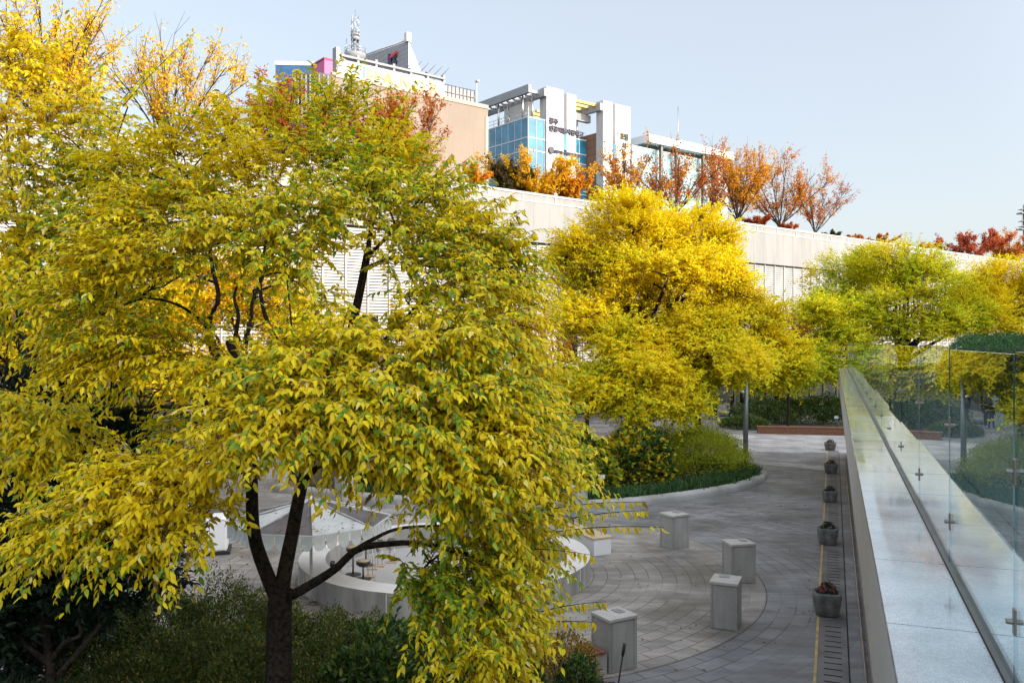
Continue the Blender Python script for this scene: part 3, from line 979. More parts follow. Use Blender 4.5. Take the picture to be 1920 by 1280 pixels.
# crown read off from the photo, clump by clump: x, y, half-width, half-height, distance, twigs
for q in [
    # top dome
    (545, 220, 70, 50, 9.6, 26), (640, 215, 80, 50, 9.3, 26), (440, 250, 70, 45, 9.4, 30), (340, 290, 80, 50, 9.2, 36), (250, 330, 70, 45, 8.8, 28),
    (720, 300, 70, 50, 9.0, 32), (600, 310, 90, 55, 8.6, 44), (480, 340, 90, 55, 8.5, 44), (380, 390, 90, 50, 8.4, 46), (270, 420, 90, 50, 8.0, 44),
    (800, 370, 60, 45, 8.8, 30), (690, 380, 90, 50, 8.2, 44), (570, 410, 90, 50, 7.8, 48), (450, 440, 95, 45, 7.7, 46), (330, 480, 90, 40, 7.7, 40),
    (850, 440, 70, 45, 8.6, 36), (770, 470, 80, 45, 8.2, 38), (920, 480, 55, 40, 8.7, 26), (230, 500, 80, 45, 7.6, 40), (530, 480, 80, 28, 7.5, 30),
    (590, 360, 120, 70, 10.6, 40), (420, 360, 120, 70, 10.6, 40), (740, 400, 100, 60, 10.2, 34), (870, 520, 80, 50, 10.0, 30),
    (955, 540, 55, 50, 8.8, 26), (850, 540, 80, 45, 8.0, 42), (760, 560, 50, 30, 8.0, 14), (930, 610, 70, 50, 8.3, 38), (160, 560, 70, 50, 7.6, 30),
    # right shoulder and middle band
    (980, 680, 45, 60, 8.4, 28), (860, 640, 85, 45, 7.4, 50), (750, 650, 85, 40, 7.3, 46), (640, 650, 85, 40, 7.3, 44), (540, 690, 85, 40, 7.0, 44),
    (930, 730, 80, 55, 7.6, 50), (820, 730, 90, 50, 7.2, 54), (700, 730, 95, 45, 7.0, 52), (600, 760, 85, 45, 6.8, 46), (480, 780, 80, 45, 6.9, 40),
    (985, 805, 75, 45, 7.6, 40), (1050, 795, 50, 40, 8.4, 26), (900, 820, 90, 50, 7.2, 52), (780, 820, 90, 50, 7.0, 50), (660, 795, 90, 36, 6.8, 40),
    (550, 795, 80, 32, 6.8, 34), (440, 835, 45, 30, 7.0, 18), (650, 822, 80, 24, 6.9, 18), (1035, 880, 70, 50, 8.0, 36), (950, 885, 85, 48, 7.6, 48), (860, 900, 90, 50, 7.2, 44),
    (775, 870, 70, 32, 7.2, 28), (430, 700, 70, 45, 7.6, 32), (330, 660, 80, 45, 7.8, 38),
    (250, 640, 80, 50, 7.6, 36), (190, 680, 70, 40, 7.6, 28), (300, 730, 60, 25, 8.6, 10),
    # right lower lobe, drooping
    (985, 960, 75, 45, 8.4, 27), (930, 970, 90, 50, 8.0, 29), (820, 970, 70, 45, 8.4, 19), (1000, 1025, 50, 42, 8.6, 17), (930, 1050, 75, 45, 8.0, 29),
    (880, 1060, 80, 50, 7.7, 29), (790, 1070, 55, 45, 7.8, 20), (960, 1115, 45, 40, 8.0, 17), (905, 1120, 65, 45, 7.6, 23), (830, 1130, 70, 40, 7.5, 24),
    (930, 1190, 50, 40, 7.6, 17), (880, 1210, 60, 45, 7.4, 23), (900, 1260, 40, 25, 7.4, 8), (780, 1120, 45, 35, 7.8, 13), (945, 1180, 40, 40, 7.9, 10),
    # left lower lobe
    (380, 830, 70, 36, 8.6, 22), (400, 880, 50, 40, 7.6, 24), (335, 885, 70, 38, 7.4, 30), (255, 890, 60, 34, 7.3, 26), (300, 935, 70, 36, 7.1, 32),
    (205, 940, 60, 32, 7.2, 26), (140, 975, 50, 28, 7.1, 20), (220, 985, 70, 28, 7.0, 24), (330, 985, 55, 26, 7.0, 18), (90, 1000, 34, 20, 7.2, 10),
    (270, 1025, 40, 18, 7.0, 9), (395, 950, 36, 26, 7.4, 10), (110, 1020, 36, 14, 7.1, 6),
    # inner and back layers that close the crown
    (600, 450, 90, 50, 10.4, 26), (780, 430, 80, 50, 10.0, 28), (520, 420, 80, 50, 10.4, 22), (860, 600, 70, 50, 9.6, 26), (800, 500, 60, 40, 10.4, 18), (400, 450, 90, 50, 10.2, 26), (240, 470, 90, 60, 9.8, 30),
    (340, 330, 90, 50, 10.2, 24), (460, 300, 90, 50, 10.6, 24), (680, 330, 90, 50, 10.4, 24), (250, 380, 80, 50, 9.8, 22), (560, 520, 60, 22, 10.6, 10), (830, 400, 60, 40, 10.0, 16), (880, 470, 60, 40, 9.8, 16), (920, 560, 60, 50, 9.8, 20),
    (600, 560, 60, 40, 11.0, 12), (900, 640, 90, 70, 10.2, 30), (820, 780, 110, 60, 9.6, 32), (980, 790, 90, 60, 9.8, 30), (520, 830, 90, 50, 9.4, 18),
    (660, 800, 90, 50, 9.8, 22), (900, 900, 100, 60, 9.6, 28), (330, 800, 90, 40, 9.6, 16), (480, 560, 60, 30, 11.0, 8), (300, 540, 90, 50, 9.6, 22),
]:
    C(*q)
sh = []
for (x0, y0, Y0, x1, y1, Y1) in [
    (700, 300, 9.1, 787, 132, 9.0), (640, 230, 9.3, 662, 125, 9.3), (540, 230, 9.5, 557, 112, 9.5), (500, 240, 9.5, 482, 130, 9.5), (600, 230, 9.4, 612, 160, 9.4),
    (720, 320, 9.0, 776, 183, 8.9), (780, 390, 8.8, 894, 282, 8.6), (860, 450, 8.6, 968, 358, 8.4), (890, 470, 8.6, 992, 385, 8.4), (800, 360, 8.8, 852, 280, 8.7),
    (1000, 960, 8.4, 1216, 940, 8.3), (1020, 1000, 8.4, 1248, 988, 8.3), (1010, 985, 8.5, 1222, 955, 8.3), (1030, 940, 8.4, 1130, 890, 8.3), (1000, 1150, 8.0, 1142, 1126, 7.8),
    (990, 1170, 8.0, 1122, 1166, 7.8), (420, 260, 9.4, 452, 190, 9.4), (330, 300, 9.2, 300, 230, 9.2), (1010, 800, 8.2, 1120, 745, 8.2), (930, 490, 8.6, 1010, 430, 8.4),
    (80, 1010, 7.2, 32, 1022, 7.2), (940, 1030, 8.0, 1110, 1040, 7.8)]:
    sh.append((at(x0, y0, Y0) - t_base, at(x1, y1, Y1) - t_base))


def big_fn(pos, col):
    # greener low on the right, as on the real tree
    w = pos + t_base
    px = 960 + w[:, 0] / w[:, 1] * FPX; py = 640 - (w[:, 2] - EYE) / w[:, 1] * FPX
    g = np.exp(-(((px - 800) / 130) ** 2 + ((py - 1110) / 90) ** 2)) * .75 + np.exp(-(((px - 420) / 160) ** 2 + ((py - 480) / 90) ** 2)) * .2
    pick = rng.uniform(size=len(pos)) < g
    gc = np.array(GRN)[rng.integers(0, 3, len(pos))] * rng.uniform(.7, 1.2, (len(pos), 1))
    return np.where(pick[:, None], gc, col)


NB = grow(big, limbs, cl, at(560, 800, 9.0) - t_base, dict(near, fn=big_fn), sh)

# second near tree at the left edge
t2 = at(80, 1180, 12.0)
lt_ = empty('broadleaf_tree', t2, 'yellow tree at the left edge with curved grey trunks above the dark evergreen', 'tree')
Lm2 = lambda *q: [at(*p) - t2 for p in q]
limbs = [
    (Lm2((90, 1200, 12), (80, 1000, 12), (82, 850, 12), (76, 720, 12.0)), .16, .12),
    (Lm2((80, 740, 12), (75, 690, 12), (60, 655, 12), (38, 625, 12), (35, 590, 11.8), (60, 520, 11.6), (90, 440, 11.3)), .09, .04),
    (Lm2((78, 740, 12), (54, 710, 12.1), (50, 680, 12.2), (30, 630, 12.2), (15, 590, 12.2), (-40, 500, 12)), .07, .03),
    (Lm2((76, 690, 12), (95, 655, 11.8), (130, 610, 11.4), (180, 570, 11)), .04, .015),
    (Lm2((60, 520, 11.6), (30, 400, 11.4), (20, 330, 11.2), (10, 200, 11)), .04, .012),
    (Lm2((90, 440, 11.3), (130, 380, 11), (200, 300, 10.8), (240, 200, 10.6)), .035, .008),
    (Lm2((60, 655, 12), (20, 740, 10.5), (-30, 780, 9.6)), .03, .012),
]
cl2 = cl; cl = []


def C2(px, py, rx, ry, Y, tw, dep=.5):
    k = Y / FPX
    cl.append((at(px, py, Y) - t2, np.array((rx * k, max(dep, rx * k * .7), ry * k)), tw))


for q in [
    (20, 120, 70, 50, 10.6, 30), (90, 170, 60, 50, 10.8, 26), (160, 200, 50, 45, 10.8, 20), (10, 220, 80, 50, 10.2, 40), (110, 250, 70, 45, 10.4, 36), (190, 270, 50, 45, 10.6, 22),
    (50, 320, 80, 50, 10, 40), (150, 340, 80, 50, 10.2, 40), (230, 370, 50, 45, 10.6, 22), (10, 420, 80, 50, 9.8, 38), (110, 430, 80, 45, 9.9, 40), (190, 460, 60, 45, 10, 30),
    (50, 510, 80, 45, 9.7, 40), (140, 530, 70, 45, 9.9, 34), (20, 580, 50, 30, 10, 16), (130, 610, 60, 35, 10.2, 22), (170, 660, 50, 40, 10.4, 20), (110, 690, 40, 30, 10.6, 12),
    (-60, 330, 80, 120, 10.5, 40), (-50, 520, 80, 80, 10.5, 30), (70, 400, 110, 90, 12.6, 30), (190, 560, 70, 50, 11.6, 20),
    (50, 770, 55, 30, 9.0, 30), (110, 800, 50, 32, 8.9, 26), (20, 830, 45, 30, 8.9, 24), (80, 850, 45, 25, 8.9, 20), (10, 770, 40, 35, 9.0, 18), (-30, 800, 40, 40, 9, 12),
]:
    C2(*q)
sh = []
for (x0, y0, Y0, x1, y1, Y1) in [(230, 200, 10.4, 378, 47, 10.2), (140, 120, 10.6, 128, 2, 10.5), (180, 220, 10.6, 150, 25, 10.5), (170, 200, 10.7, 205, 95, 10.6), (220, 200, 10.5, 300, 108, 10.4),
                                  (90, 160, 10.7, 60, 60, 10.6), (30, 130, 10.6, 20, 40, 10.6)]:
    sh.append((at(x0, y0, Y0) - t2, at(x1, y1, Y1) - t2))
grow(lt_, limbs, cl, at(60, 480, 12) - t2, dict(near, leaf=.086, gw=.16, seed=9, L=.6), sh)

# ------------------------------------------------------------------ trees of the middle distance
MYEL = [(.95, .76, .015), (.92, .77, .02), (.95, .72, .012), (.84, .74, .025), (.93, .60, .015)]
MYW = [4, 4, 3, 3, .6]
MGRN = [(.50, .62, .03), (.64, .68, .03), (.36, .50, .03)]
mid = dict(L=1.0, n=15, leaf=.17, twk=1.3, jit=.5, wid=.6, rt=.010, rb=.075, pal=MYEL, w=MYW, greens=MGRN, gw=.3, pf=.5, droop=.12, hang=.15, face=1.3, upw=.7,
           lift=.1, sub=2, fill=.95, shape=SHAPE_FOUR, mat=M['leaf_far'], twig_keep=.3, out=.8)


def vase_limbs(base, fork_z, targets, r):
    out = [([base, base + np.array((.02, 0, fork_z * .5)), base + np.array((0, 0, fork_z))], r, r * .8)]
    f = base + np.array((0, 0, fork_z * .93))
    for tg in targets:
        tg = np.array(tg, float)
        m1 = f + (tg - f) * .35 + np.array((0, 0, .10)) * np.linalg.norm(tg - f) + rng.normal(0, .12, 3)
        m2 = f + (tg - f) * .7 + np.array((0, 0, .05)) * np.linalg.norm(tg - f) + rng.normal(0, .15, 3)
        out.append(([f, m1, m2, tg], r * .7, r * .2))
    return out


def mid_tree(name, label, cat, base, fork, blobs, spec, r=.2, group=None, targets=10):
    root = empty(name, base, label, cat, group)
    cl_ = []
    for bl in blobs:
        for c, rad, tw in blob(*bl): cl_.append((c - base, rad, tw))
    cen = np.mean([c for c, _, _ in cl_], axis=0)
    tg = [cl_[i][0] for i in rng.choice(len(cl_), min(targets, len(cl_)), replace=False)]
    lm = vase_limbs(np.zeros(3), fork, tg, r)
    grow(root, lm, cl_, np.array((cen[0] * .5, cen[1] * .5, fork)), spec)
    return root


def lit_top(y0, k=.25):
    return None


b = gnd(1178, 862); b = at(1178, 0, 41.0); b[2] = 0
mid_tree('zelkova_tree', 'tall wide yellow tree over the curved shrub island, crown reaching above the roofline', 'tree', b, 3.2,
         [(1190, 425, 95, 55, 40, 18, 60), (1285, 450, 75, 60, 41, 14, 60), (1340, 470, 40, 40, 41, 6, 50), (1100, 495, 80, 60, 40, 16, 60), (1230, 520, 130, 60, 39, 26, 60), (1350, 550, 65, 60, 40, 12, 60),
          (1100, 600, 80, 55, 39, 12, 56), (1190, 585, 70, 28, 40, 6, 40), (1300, 600, 80, 28, 38, 7, 44), (1180, 640, 90, 40, 37, 10, 56), (1300, 640, 90, 45, 37, 12, 56), (1210, 710, 100, 40, 36, 14, 56), (1110, 715, 70, 40, 37, 10, 50), (1170, 755, 70, 30, 36, 8, 46), (1260, 760, 60, 22, 36, 6, 40)],
         dict(mid, seed=21, gw=.24, gz=(6.5, 10.5)), .24, targets=26)
b = at(1308, 0, 42.0); b[2] = 0
mid_tree('zelkova_tree', 'yellow tree behind the lamp post with a long low bough reaching right', 'tree', b, 2.9,
         [(1400, 600, 70, 50, 41, 10, 60), (1440, 660, 65, 40, 40, 10, 60), (1360, 680, 80, 40, 39, 12, 60), (1460, 700, 45, 25, 40, 6, 50), (1405, 685, 50, 18, 36, 5, 50), (1320, 600, 60, 50, 43, 6, 50), (1300, 720, 60, 30, 39, 6, 46), (1320, 705, 45, 20, 39, 5, 40)],
         dict(mid, seed=22, gw=.22), .19, targets=9)
b = at(1456, 0, 63.0); b[2] = 0
mid_tree('zelkova_tree', 'green tree with yellow edges standing in the dark shrub bed', 'tree', b, 3.6,
         [(1530, 600, 60, 70, 62, 14, 60), (1520, 680, 60, 45, 61, 12, 60), (1480, 690, 60, 50, 62, 10, 60), (1560, 640, 40, 60, 61, 8, 60), (1450, 720, 60, 25, 62, 6, 50)],
         dict(mid, leaf=.2, L=1.4, seed=23, gw=.62), .24)
b = at(1600, 0, 70.0); b[2] = 0
mid_tree('zelkova_tree', 'green-yellow tree left of the pair behind the far end of the parapet', 'tree', b, 4.2,
         [(1590, 520, 70, 50, 69, 14, 60), (1560, 580, 60, 40, 69, 10, 56), (1640, 560, 60, 50, 70, 10, 56), (1600, 620, 60, 30, 69, 8, 50)],
         dict(mid, leaf=.2, L=1.4, seed=24, gw=.5), .22)
b = at(1690, 0, 64.0); b[2] = 0
mid_tree('zelkova_tree', 'broad green-yellow tree with dark spreading limbs between the parapet end and the hedge', 'tree', b, 4.4,
         [(1680, 510, 80, 45, 64, 14, 60), (1740, 540, 70, 50, 63, 12, 60), (1660, 580, 70, 35, 62, 10, 50), (1760, 600, 60, 30, 62, 10, 56), (1720, 625, 80, 20, 62, 8, 50), (1800, 590, 40, 40, 63, 6, 50)],
         dict(mid, leaf=.2, L=1.4, seed=25, gw=.48), .26, targets=14)
b = at(1840, 0, 66.0); b[2] = 0
mid_tree('zelkova_tree', 'golden yellow tree behind the trimmed green hedge at the right edge', 'tree', b, 3.8,
         [(1880, 530, 60, 40, 66, 12, 60), (1850, 590, 60, 40, 65, 12, 60), (1920, 570, 50, 60, 66, 12, 60), (1810, 560, 40, 40, 67, 6, 56), (1960, 540, 60, 60, 66, 10, 50), (1890, 630, 60, 20, 64, 6, 50)],
         dict(mid, leaf=.2, L=1.4, seed=26, gw=.12), .24)
# yellow trees behind the big tree on the left
for (px, Y, lab, bl, gw, sd2) in [
    (470, 33, 'golden tree seen through the middle of the big front tree', [(430, 560, 120, 70, 33, 16, 50), (540, 620, 90, 60, 33, 12, 50), (480, 700, 120, 40, 32, 12, 46), (360, 640, 80, 60, 33, 8, 46)], .05, 41),
    (250, 30, 'golden tree showing behind the left lobe of the front tree', [(220, 560, 120, 80, 30, 16, 50), (170, 640, 100, 50, 30, 12, 50), (300, 700, 90, 40, 29, 10, 46)], .1, 42),
    (40, 27, 'orange-yellow tree behind the curved trunks at the left edge', [(60, 600, 100, 80, 27, 14, 50), (20, 680, 100, 50, 27, 12, 46), (-20, 560, 90, 80, 27, 8, 46)], 0, 43)]:
    b = at(px, 0, Y); b[2] = 0
    mid_tree('zelkova_tree', lab, 'tree', b, 2.8, bl, dict(mid, seed=sd2, gw=gw + .2, pal=[(.90, .64, .012), (.88, .56, .012), (.85, .64, .015)], w=[3, 2, 3]), .16)
ORG = [(.80, .32, .015), (.66, .20, .015), (.85, .44, .015), (.42, .15, .03)]
b = at(1100, 0, 52.0); b[2] = 0
mid_tree('maple_tree', 'thin orange-brown tree in front of the louvred wall, behind the wide yellow tree', 'tree', b, 3.0,
         [(1060, 640, 60, 50, 52, 8, 26), (1180, 610, 80, 70, 52, 8, 22), (1240, 690, 70, 50, 52, 8, 24), (1040, 690, 30, 25, 51, 4, 30)],
         dict(mid, leaf=.16, L=1.3, seed=27, gw=-.5, pal=ORG, w=[3, 2, 3, 1]), .15)
b = at(1478, 0, 58.0); b[2] = 0
mid_tree('maple_tree', 'small russet tree between the lamp post and the green tree', 'tree', b, 2.6,
         [(1470, 640, 35, 45, 58, 7, 34)], dict(mid, leaf=.16, L=1.1, seed=28, gw=-.5, pal=[(.40, .12, .02), (.30, .08, .02), (.45, .2, .02)], w=[3, 2, 2]), .12)
b = at(870, 0, 34.0); b[2] = 0
mid_tree('maple_tree', 'low orange maple glimpsed through the right side of the front tree', 'tree', b, 1.8,
         [(880, 740, 70, 40, 34, 8, 40), (760, 720, 60, 40, 35, 7, 34), (960, 790, 60, 40, 34, 6, 34)], dict(mid, leaf=.13, L=.9, seed=29, gw=-.5, pal=ORG, w=[4, 2, 3, 1]), .11)

# ------------------------------------------------------------------ long white building with the roof garden
BU = np.array((.783, .622)); BV = np.array((-.622, .783))
B0 = np.array((1.5, 60.0))
ROOF = 16.1


class Frame:
    """a building frame: x along the facade, y into the building"""
    def __init__(self, o, name, label, cat='building', group=None):
        self.root = empty(name, (o[0], o[1], 0), label, cat, group, rz=math.atan2(BU[1], BU[0]))


def bx(mb, x0, x1, y0, y1, z0, z1, mi=0):
    mb.box(((x0 + x1) / 2, (y0 + y1) / 2, (z0 + z1) / 2), (abs(x1 - x0), abs(y1 - y0), abs(z1 - z0)), 0, mi)


LB = Frame(B0, 'gallery_building', 'long low white building with louvred walls and a garden on its roof').root
X0, X1 = -52.0, 110.0
mb = MB(); bx(mb, X0, X1, 0.0, 0.5, 12.8, ROOF); mb.build('fascia_panels', M['white_panel'], LB)
mb = MB(); bx(mb, X0, X1, 0.5, 45, 3.3, ROOF - .35); mb.build('body', M['louvre_back'], LB)
mb = MB(); bx(mb, X0, X1, -.06, .62, ROOF + .002, ROOF + .14); bx(mb, X0, X1, -.04, .0, ROOF - .5, ROOF - .42)
x = X0
while x < X1:
    bx(mb, x, x + .08, -.05, .0, ROOF - .42, ROOF); x += 3.0
mb.build('roof_edge', M['off_white'], LB)
mb = MB(); bx(mb, X0, X1, .63, 44.5, ROOF - .34, ROOF - .05); mb.build('roof_garden', M['soil'], LB)
mb = MB()
z = 3.4
while z < 12.7:
    bx(mb, X0, X1, .30, .44, z, z + .145); z += .19
mb.build('louvres', mat('louvre_white', (.46, .45, .44), .5, .08, .6), LB)
mb = MB()
x = X0
while x < X1:
    bx(mb, x, x + .07, .20, .29, 3.3, 12.79); x += 1.5
mb.build('louvre_posts', M['off_white'], LB)
mb = MB(); bx(mb, X0, X1, 0.05, .45, 3.1, 3.29); mb.build('soffit_beam', M['steel_dark'], LB)
mb = MB(); bx(mb, X0, X1, 1.6, 1.8, 0, 3.09); mb.build('glazing', M['glass_dark'], LB)
mb = MB()
x = X0
while x < X1:
    bx(mb, x, x + .07, 1.5, 1.59, 0, 3.09); x += 2.4
bx(mb, X0, X1, 1.52, 1.585, 2.0, 2.06); bx(mb, X0, X1, 1.4, 1.59, 0, .25)
mb.build('mullions', M['steel_dark'], LB)
# window openings with pale surrounds in the louvred wall
for wx in (-15.5, -6.2, 1.1, 9.0, 24.0, 40.0):
    wf = MB(); bx(wf, wx, wx + 1.1, -.05, .10, 4.3, 7.4); bx(wf, wx - .3, wx + 3.4, -.06, .105, 3.95, 4.29)
    fo = wf.build('window_surround', M['off_white'], LB)
    wg = MB(); bx(wg, wx + 1.103, wx + 3.1, -.02, .10, 4.30, 7.4); wg.build('window_pane', M['glass_dark'], fo)

# ------------------------------------------------------------------ roof garden trees
def roof_pt(px, back=2.0):
    """a point of the roof garden below a photo column"""
    k = (px - 960) / FPX
    o = B0 + BV * back
    t = (k * o[1] - o[0]) / (BU[0] - k * BU[1])
    p = o + BU * t
    return np.array((p[0], p[1], ROOF - .06))


def vase_tree(name, label, base, H, Wd, pal, w, dens, seed, group=None, lean=0.0, leaf=.22, stems=8, cat='tree', bark='bark_grey', low=.25):
    """vase-shaped small tree with a visible fan of limbs and thin leaf"""
    global rng
    keep = rng; rng = np.random.default_rng(seed)
    root = empty(name, base, label, cat, group)
    L1, L2, L3 = [], [], []
    for i in range(stems):
        a = 2 * math.pi * (i + rng.uniform(-.55, .55)) / stems
        rr = Wd * rng.uniform(.45, 1.15)
        e = np.array((math.cos(a) * rr + lean * H, math.sin(a) * rr, H * rng.uniform(.80, 1.0) * (1.05 - .30 * rr / Wd)))
        m = np.array((e[0] * .28, e[1] * .28, e[2] * .40))
        L1.append(spline([(0, 0, 0), (e[0] * .05, e[1] * .05, H * .14), m, e * np.array((.62, .62, .72)), e], 14))
    L1 = np.array(L1)
    for p in L1:
        for k in range(9):
            i = rng.integers(4, 13)
            d = unit(p[min(i + 1, 13)] - p[i - 1]) + sph(1)[0] * .75 + np.array((0, 0, .25))
            l = H * rng.uniform(.16, .30) * (1.1 - .04 * i)
            L2.append(spline([p[i], p[i] + d * l * .5, p[i] + d * l + np.array((0, 0, .04 * H))], 7))
    L2 = np.array(L2)
    for p in L2:
        for k in range(6):
            i = rng.integers(2, 7)
            d = unit(p[-1] - p[0]) + sph(1)[0] * .8 + np.array((0, 0, .15))
            l = H * rng.uniform(.06, .13)
            L3.append(spline([p[i], p[i] + d * l * .5, p[i] + d * l], 4))
    L3 = np.array(L3)
    r1 = np.linspace(H * .012, H * .003, 14)[None].repeat(len(L1), 0)
    r2 = np.linspace(H * .0038, H * .0016, 7)[None].repeat(len(L2), 0)
    r3 = np.linspace(H * .0018, H * .0009, 4)[None].repeat(len(L3), 0)
    wood('trunk', [(L1, r1, 7), (L2, r2, 4), (L3, r3, 3)], M[bark], root)
    n = 17
    sel = L3[rng.uniform(size=len(L3)) < dens]
    if len(sel):
        f = rng.uniform(.1, 1.05, (len(sel), n, 1))
        pos = sel[:, None, 0] + (sel[:, None, 3] - sel[:, None, 0]) * f + rng.normal(0, H * .02, (len(sel), n, 3))
        pos = pos.reshape(-1, 3)
        pos = pos[pos[:, 2] > low * H]
        ax_ = unit(rng.normal(0, 1, (len(pos), 3)) + np.array((0, 0, -.35)))
        up_ = rng.normal(0, .5, (len(pos), 3)) + np.array((.2, -.3, .5)) + unit(pos - np.array((0, 0, .5 * H))) * .8
        colr = palette_mix(len(pos), pal, w)
        # low part more orange-yellow, tips darker red: a real gradient of turning leaves
        leaves('crown', pos, ax_, up_, rng.uniform(.7, 1.25, len(pos)) * leaf, .65, np.clip(colr, 0, .9), SHAPE_FOUR, M['leaf_far'], root)
    rng = keep
    return root


RUST = [(.52, .14, .035), (.60, .20, .03), (.42, .11, .04), (.68, .30, .03)]
AMB = [(.82, .40, .015), (.78, .30, .015), (.74, .46, .02), (.56, .18, .025)]
GOLD = [(.86, .54, .015), (.78, .48, .02), (.82, .38, .015)]
RED = [(.50, .08, .045), (.58, .13, .05), (.40, .08, .05), (.52, .24, .05)]
ROOFG = None


def sized(px, top, back=2.0):
    p = roof_pt(px, back)
    return p, (640 - top) / FPX * p[1] + EYE - p[2]


def rt(px, top, wpx, label, pal, w, dens, seed, back=2.5, name='roof_maple', **kw):
    p, H = sized(px, top, back)
    return vase_tree(name, label, p, H, 1.28 * wpx / FPX * p[1], pal, w, dens, seed, **kw)


rt(1175, 268, 75, 'half-bare roof tree with amber leaf in front of the white tower block', AMB, [2, 3, 2, 3], .42, 1)
rt(1268, 272, 82, 'russet roof tree with a wide fan of bare limbs, right of the half-bare amber one', RUST, [3, 3, 2, 2], .62, 2)
rt(1383, 286, 58, 'bright orange roof tree, third along the white roof edge', AMB, [4, 3, 3, 1], .80, 3, stems=9, low=.16)
rt(1462, 290, 70, 'brown-orange roof tree, tallest against the open sky', RUST + AMB, [3, 3, 1, 2, 2, 2, 1, 1], .70, 4, lean=.06)
rt(1528, 335, 50, 'small nearly bare roof tree at the end of the row', RUST, [3, 3, 2, 2], .30, 5, lean=.08, stems=6)
rt(1340, 300, 26, 'thin russet sapling on the roof between two larger maples', RUST, [3, 3, 2, 2], .4, 6, stems=4)
rt(1012, 286, 68, 'golden roof tree under the blue glass wing', GOLD, [3, 3, 1], 1.0, 7, back=4, low=.06, stems=11)
rt(950, 304, 30, 'dark olive roof tree with brown leaf at the corner of the beige block', [(.07, .075, .03), (.11, .085, .03), (.16, .07, .03), (.22, .16, .03)], [3, 3, 2, 1], 1.0, 8, back=5, low=.08, stems=9)
rt(1070, 328, 24, 'low orange roof tree beside the golden one', AMB, [3, 3, 2, 2], 1.0, 9, back=3, low=.08, stems=8)
rt(770, 198, 62, 'orange maple spreading in front of the beige wall', [(.55, .15, .012), (.50, .20, .015), (.48, .10, .015)], [3, 3, 2], .72, 10, back=5)
rt(705, 185, 60, 'dense orange maple behind the crown of the front tree', [(.55, .15, .012), (.50, .20, .015), (.55, .26, .015)], [3, 3, 2], .95, 11, back=5)
rt(540, 170, 70, 'red-orange maple below the blue glass building', [(.55, .12, .015), (.50, .16, .015), (.42, .08, .02)], [3, 3, 2], .95, 12, back=5)
rt(320, 66, 105, 'tall half-bare tree with scattered amber leaf against the sky', [(.95, .62, .02), (.92, .50, .02)], [2, 2], .55, 13, back=5)
rt(85, -30, 110, 'tall orange tree rising above the left yellow crown', [(.95, .55, .015), (.93, .62, .02)], [3, 2], 1.0, 14, back=5)
rt(1822, 432, 46, 'crimson maple on the far roof, nearer the parapet', RED, [3, 3, 2, 1], 1.0, 15, back=4, low=.1, stems=9, leaf=.24)
rt(1895, 436, 42, 'orange-red maple on the far roof at the right edge', RED + AMB, [2, 2, 1, 1, 3, 2, 2, 1], 1.0, 16, back=4, low=.1, stems=9, leaf=.24)
for i, (px, top, wp, lab, pal) in enumerate([
    (1425, 402, 24, 'small red shrub on the roof between two maples', RED), (1650, 440, 36, 'sparse russet shrub far along the roof edge', RUST),
    (1735, 452, 30, 'rounded orange shrub on the roof before the crimson maple', AMB), (1475, 418, 16, 'low red shrub at the foot of the tallest roof maple', RED),
    (1560, 434, 22, 'dark green shrub on the roof right of the bare tree', [(.05, .08, .02), (.09, .10, .02)]), (1330, 402, 26, 'olive shrub on the roof under the russet fan', [(.08, .11, .02), (.12, .12, .02)]),
    (1605, 440, 20, 'tufted russet shrub on the roof past the dark one', RUST), (1120, 358, 16, 'red shrub on the roof left of the brown wall', RED), (890, 312, 26, 'thin amber shrub on the roof by the beige corner', AMB)]):
    p, H = sized(px, top, 1.6)
    vase_tree('roof_shrub', lab, p, max(H, .7), wp / FPX * p[1], pal, [1] * len(pal), .9, 60 + i, low=.0, leaf=.16, stems=6, cat='shrub')
# floodlight on the roof edge
p, H = sized(1302, 392, .9)
fl = empty('roof_floodlight', p, 'small floodlight post on the white roof edge', 'lamp')
mb = MB(); mb.tube([(0, 0, 0), (0, 0, H)], .04, 6); mb.build('post', M['steel'], fl)
mb = MB(); mb.box((.3, 0, H - .1), (.45, .3, .5)); mb.build('head', M['black'], fl, bevel=.05)

# ------------------------------------------------------------------ blocks behind
def top_z(py, Y): return EYE + (640 - py) / FPX * Y


def ray_u(o, px):
    """distance along the facade direction from o to photo column px"""
    k = (px - 960) / FPX
    return (k * o[1] - o[0]) / (BU[0] - k * BU[1])


def ray_v(o, px):
    k = (px - 960) / FPX
    return (k * o[1] - o[0]) / (BV[0] - k * BV[1])


def text(body, size, depth, m, parent, loc, rot=(R(90), 0, 0), name='lettering', align='LEFT', bold=0.0):
    cu = bpy.data.curves.new(name, 'FONT')
    cu.body = body; cu.size = size; cu.extrude = depth; cu.align_x = align; cu.offset = bold
    ob = bpy.data.objects.new(name + '_tmp', cu)
    COL.objects.link(ob)
    dg = bpy.context.evaluated_depsgraph_get()
    me = bpy.data.meshes.new_from_object(ob.evaluated_get(dg))
    bpy.data.objects.remove(ob)
    me.materials.clear(); me.materials.append(m)
    o = link_mesh(me, name, parent)
    o.location = loc; o.rotation_euler = rot
    return o


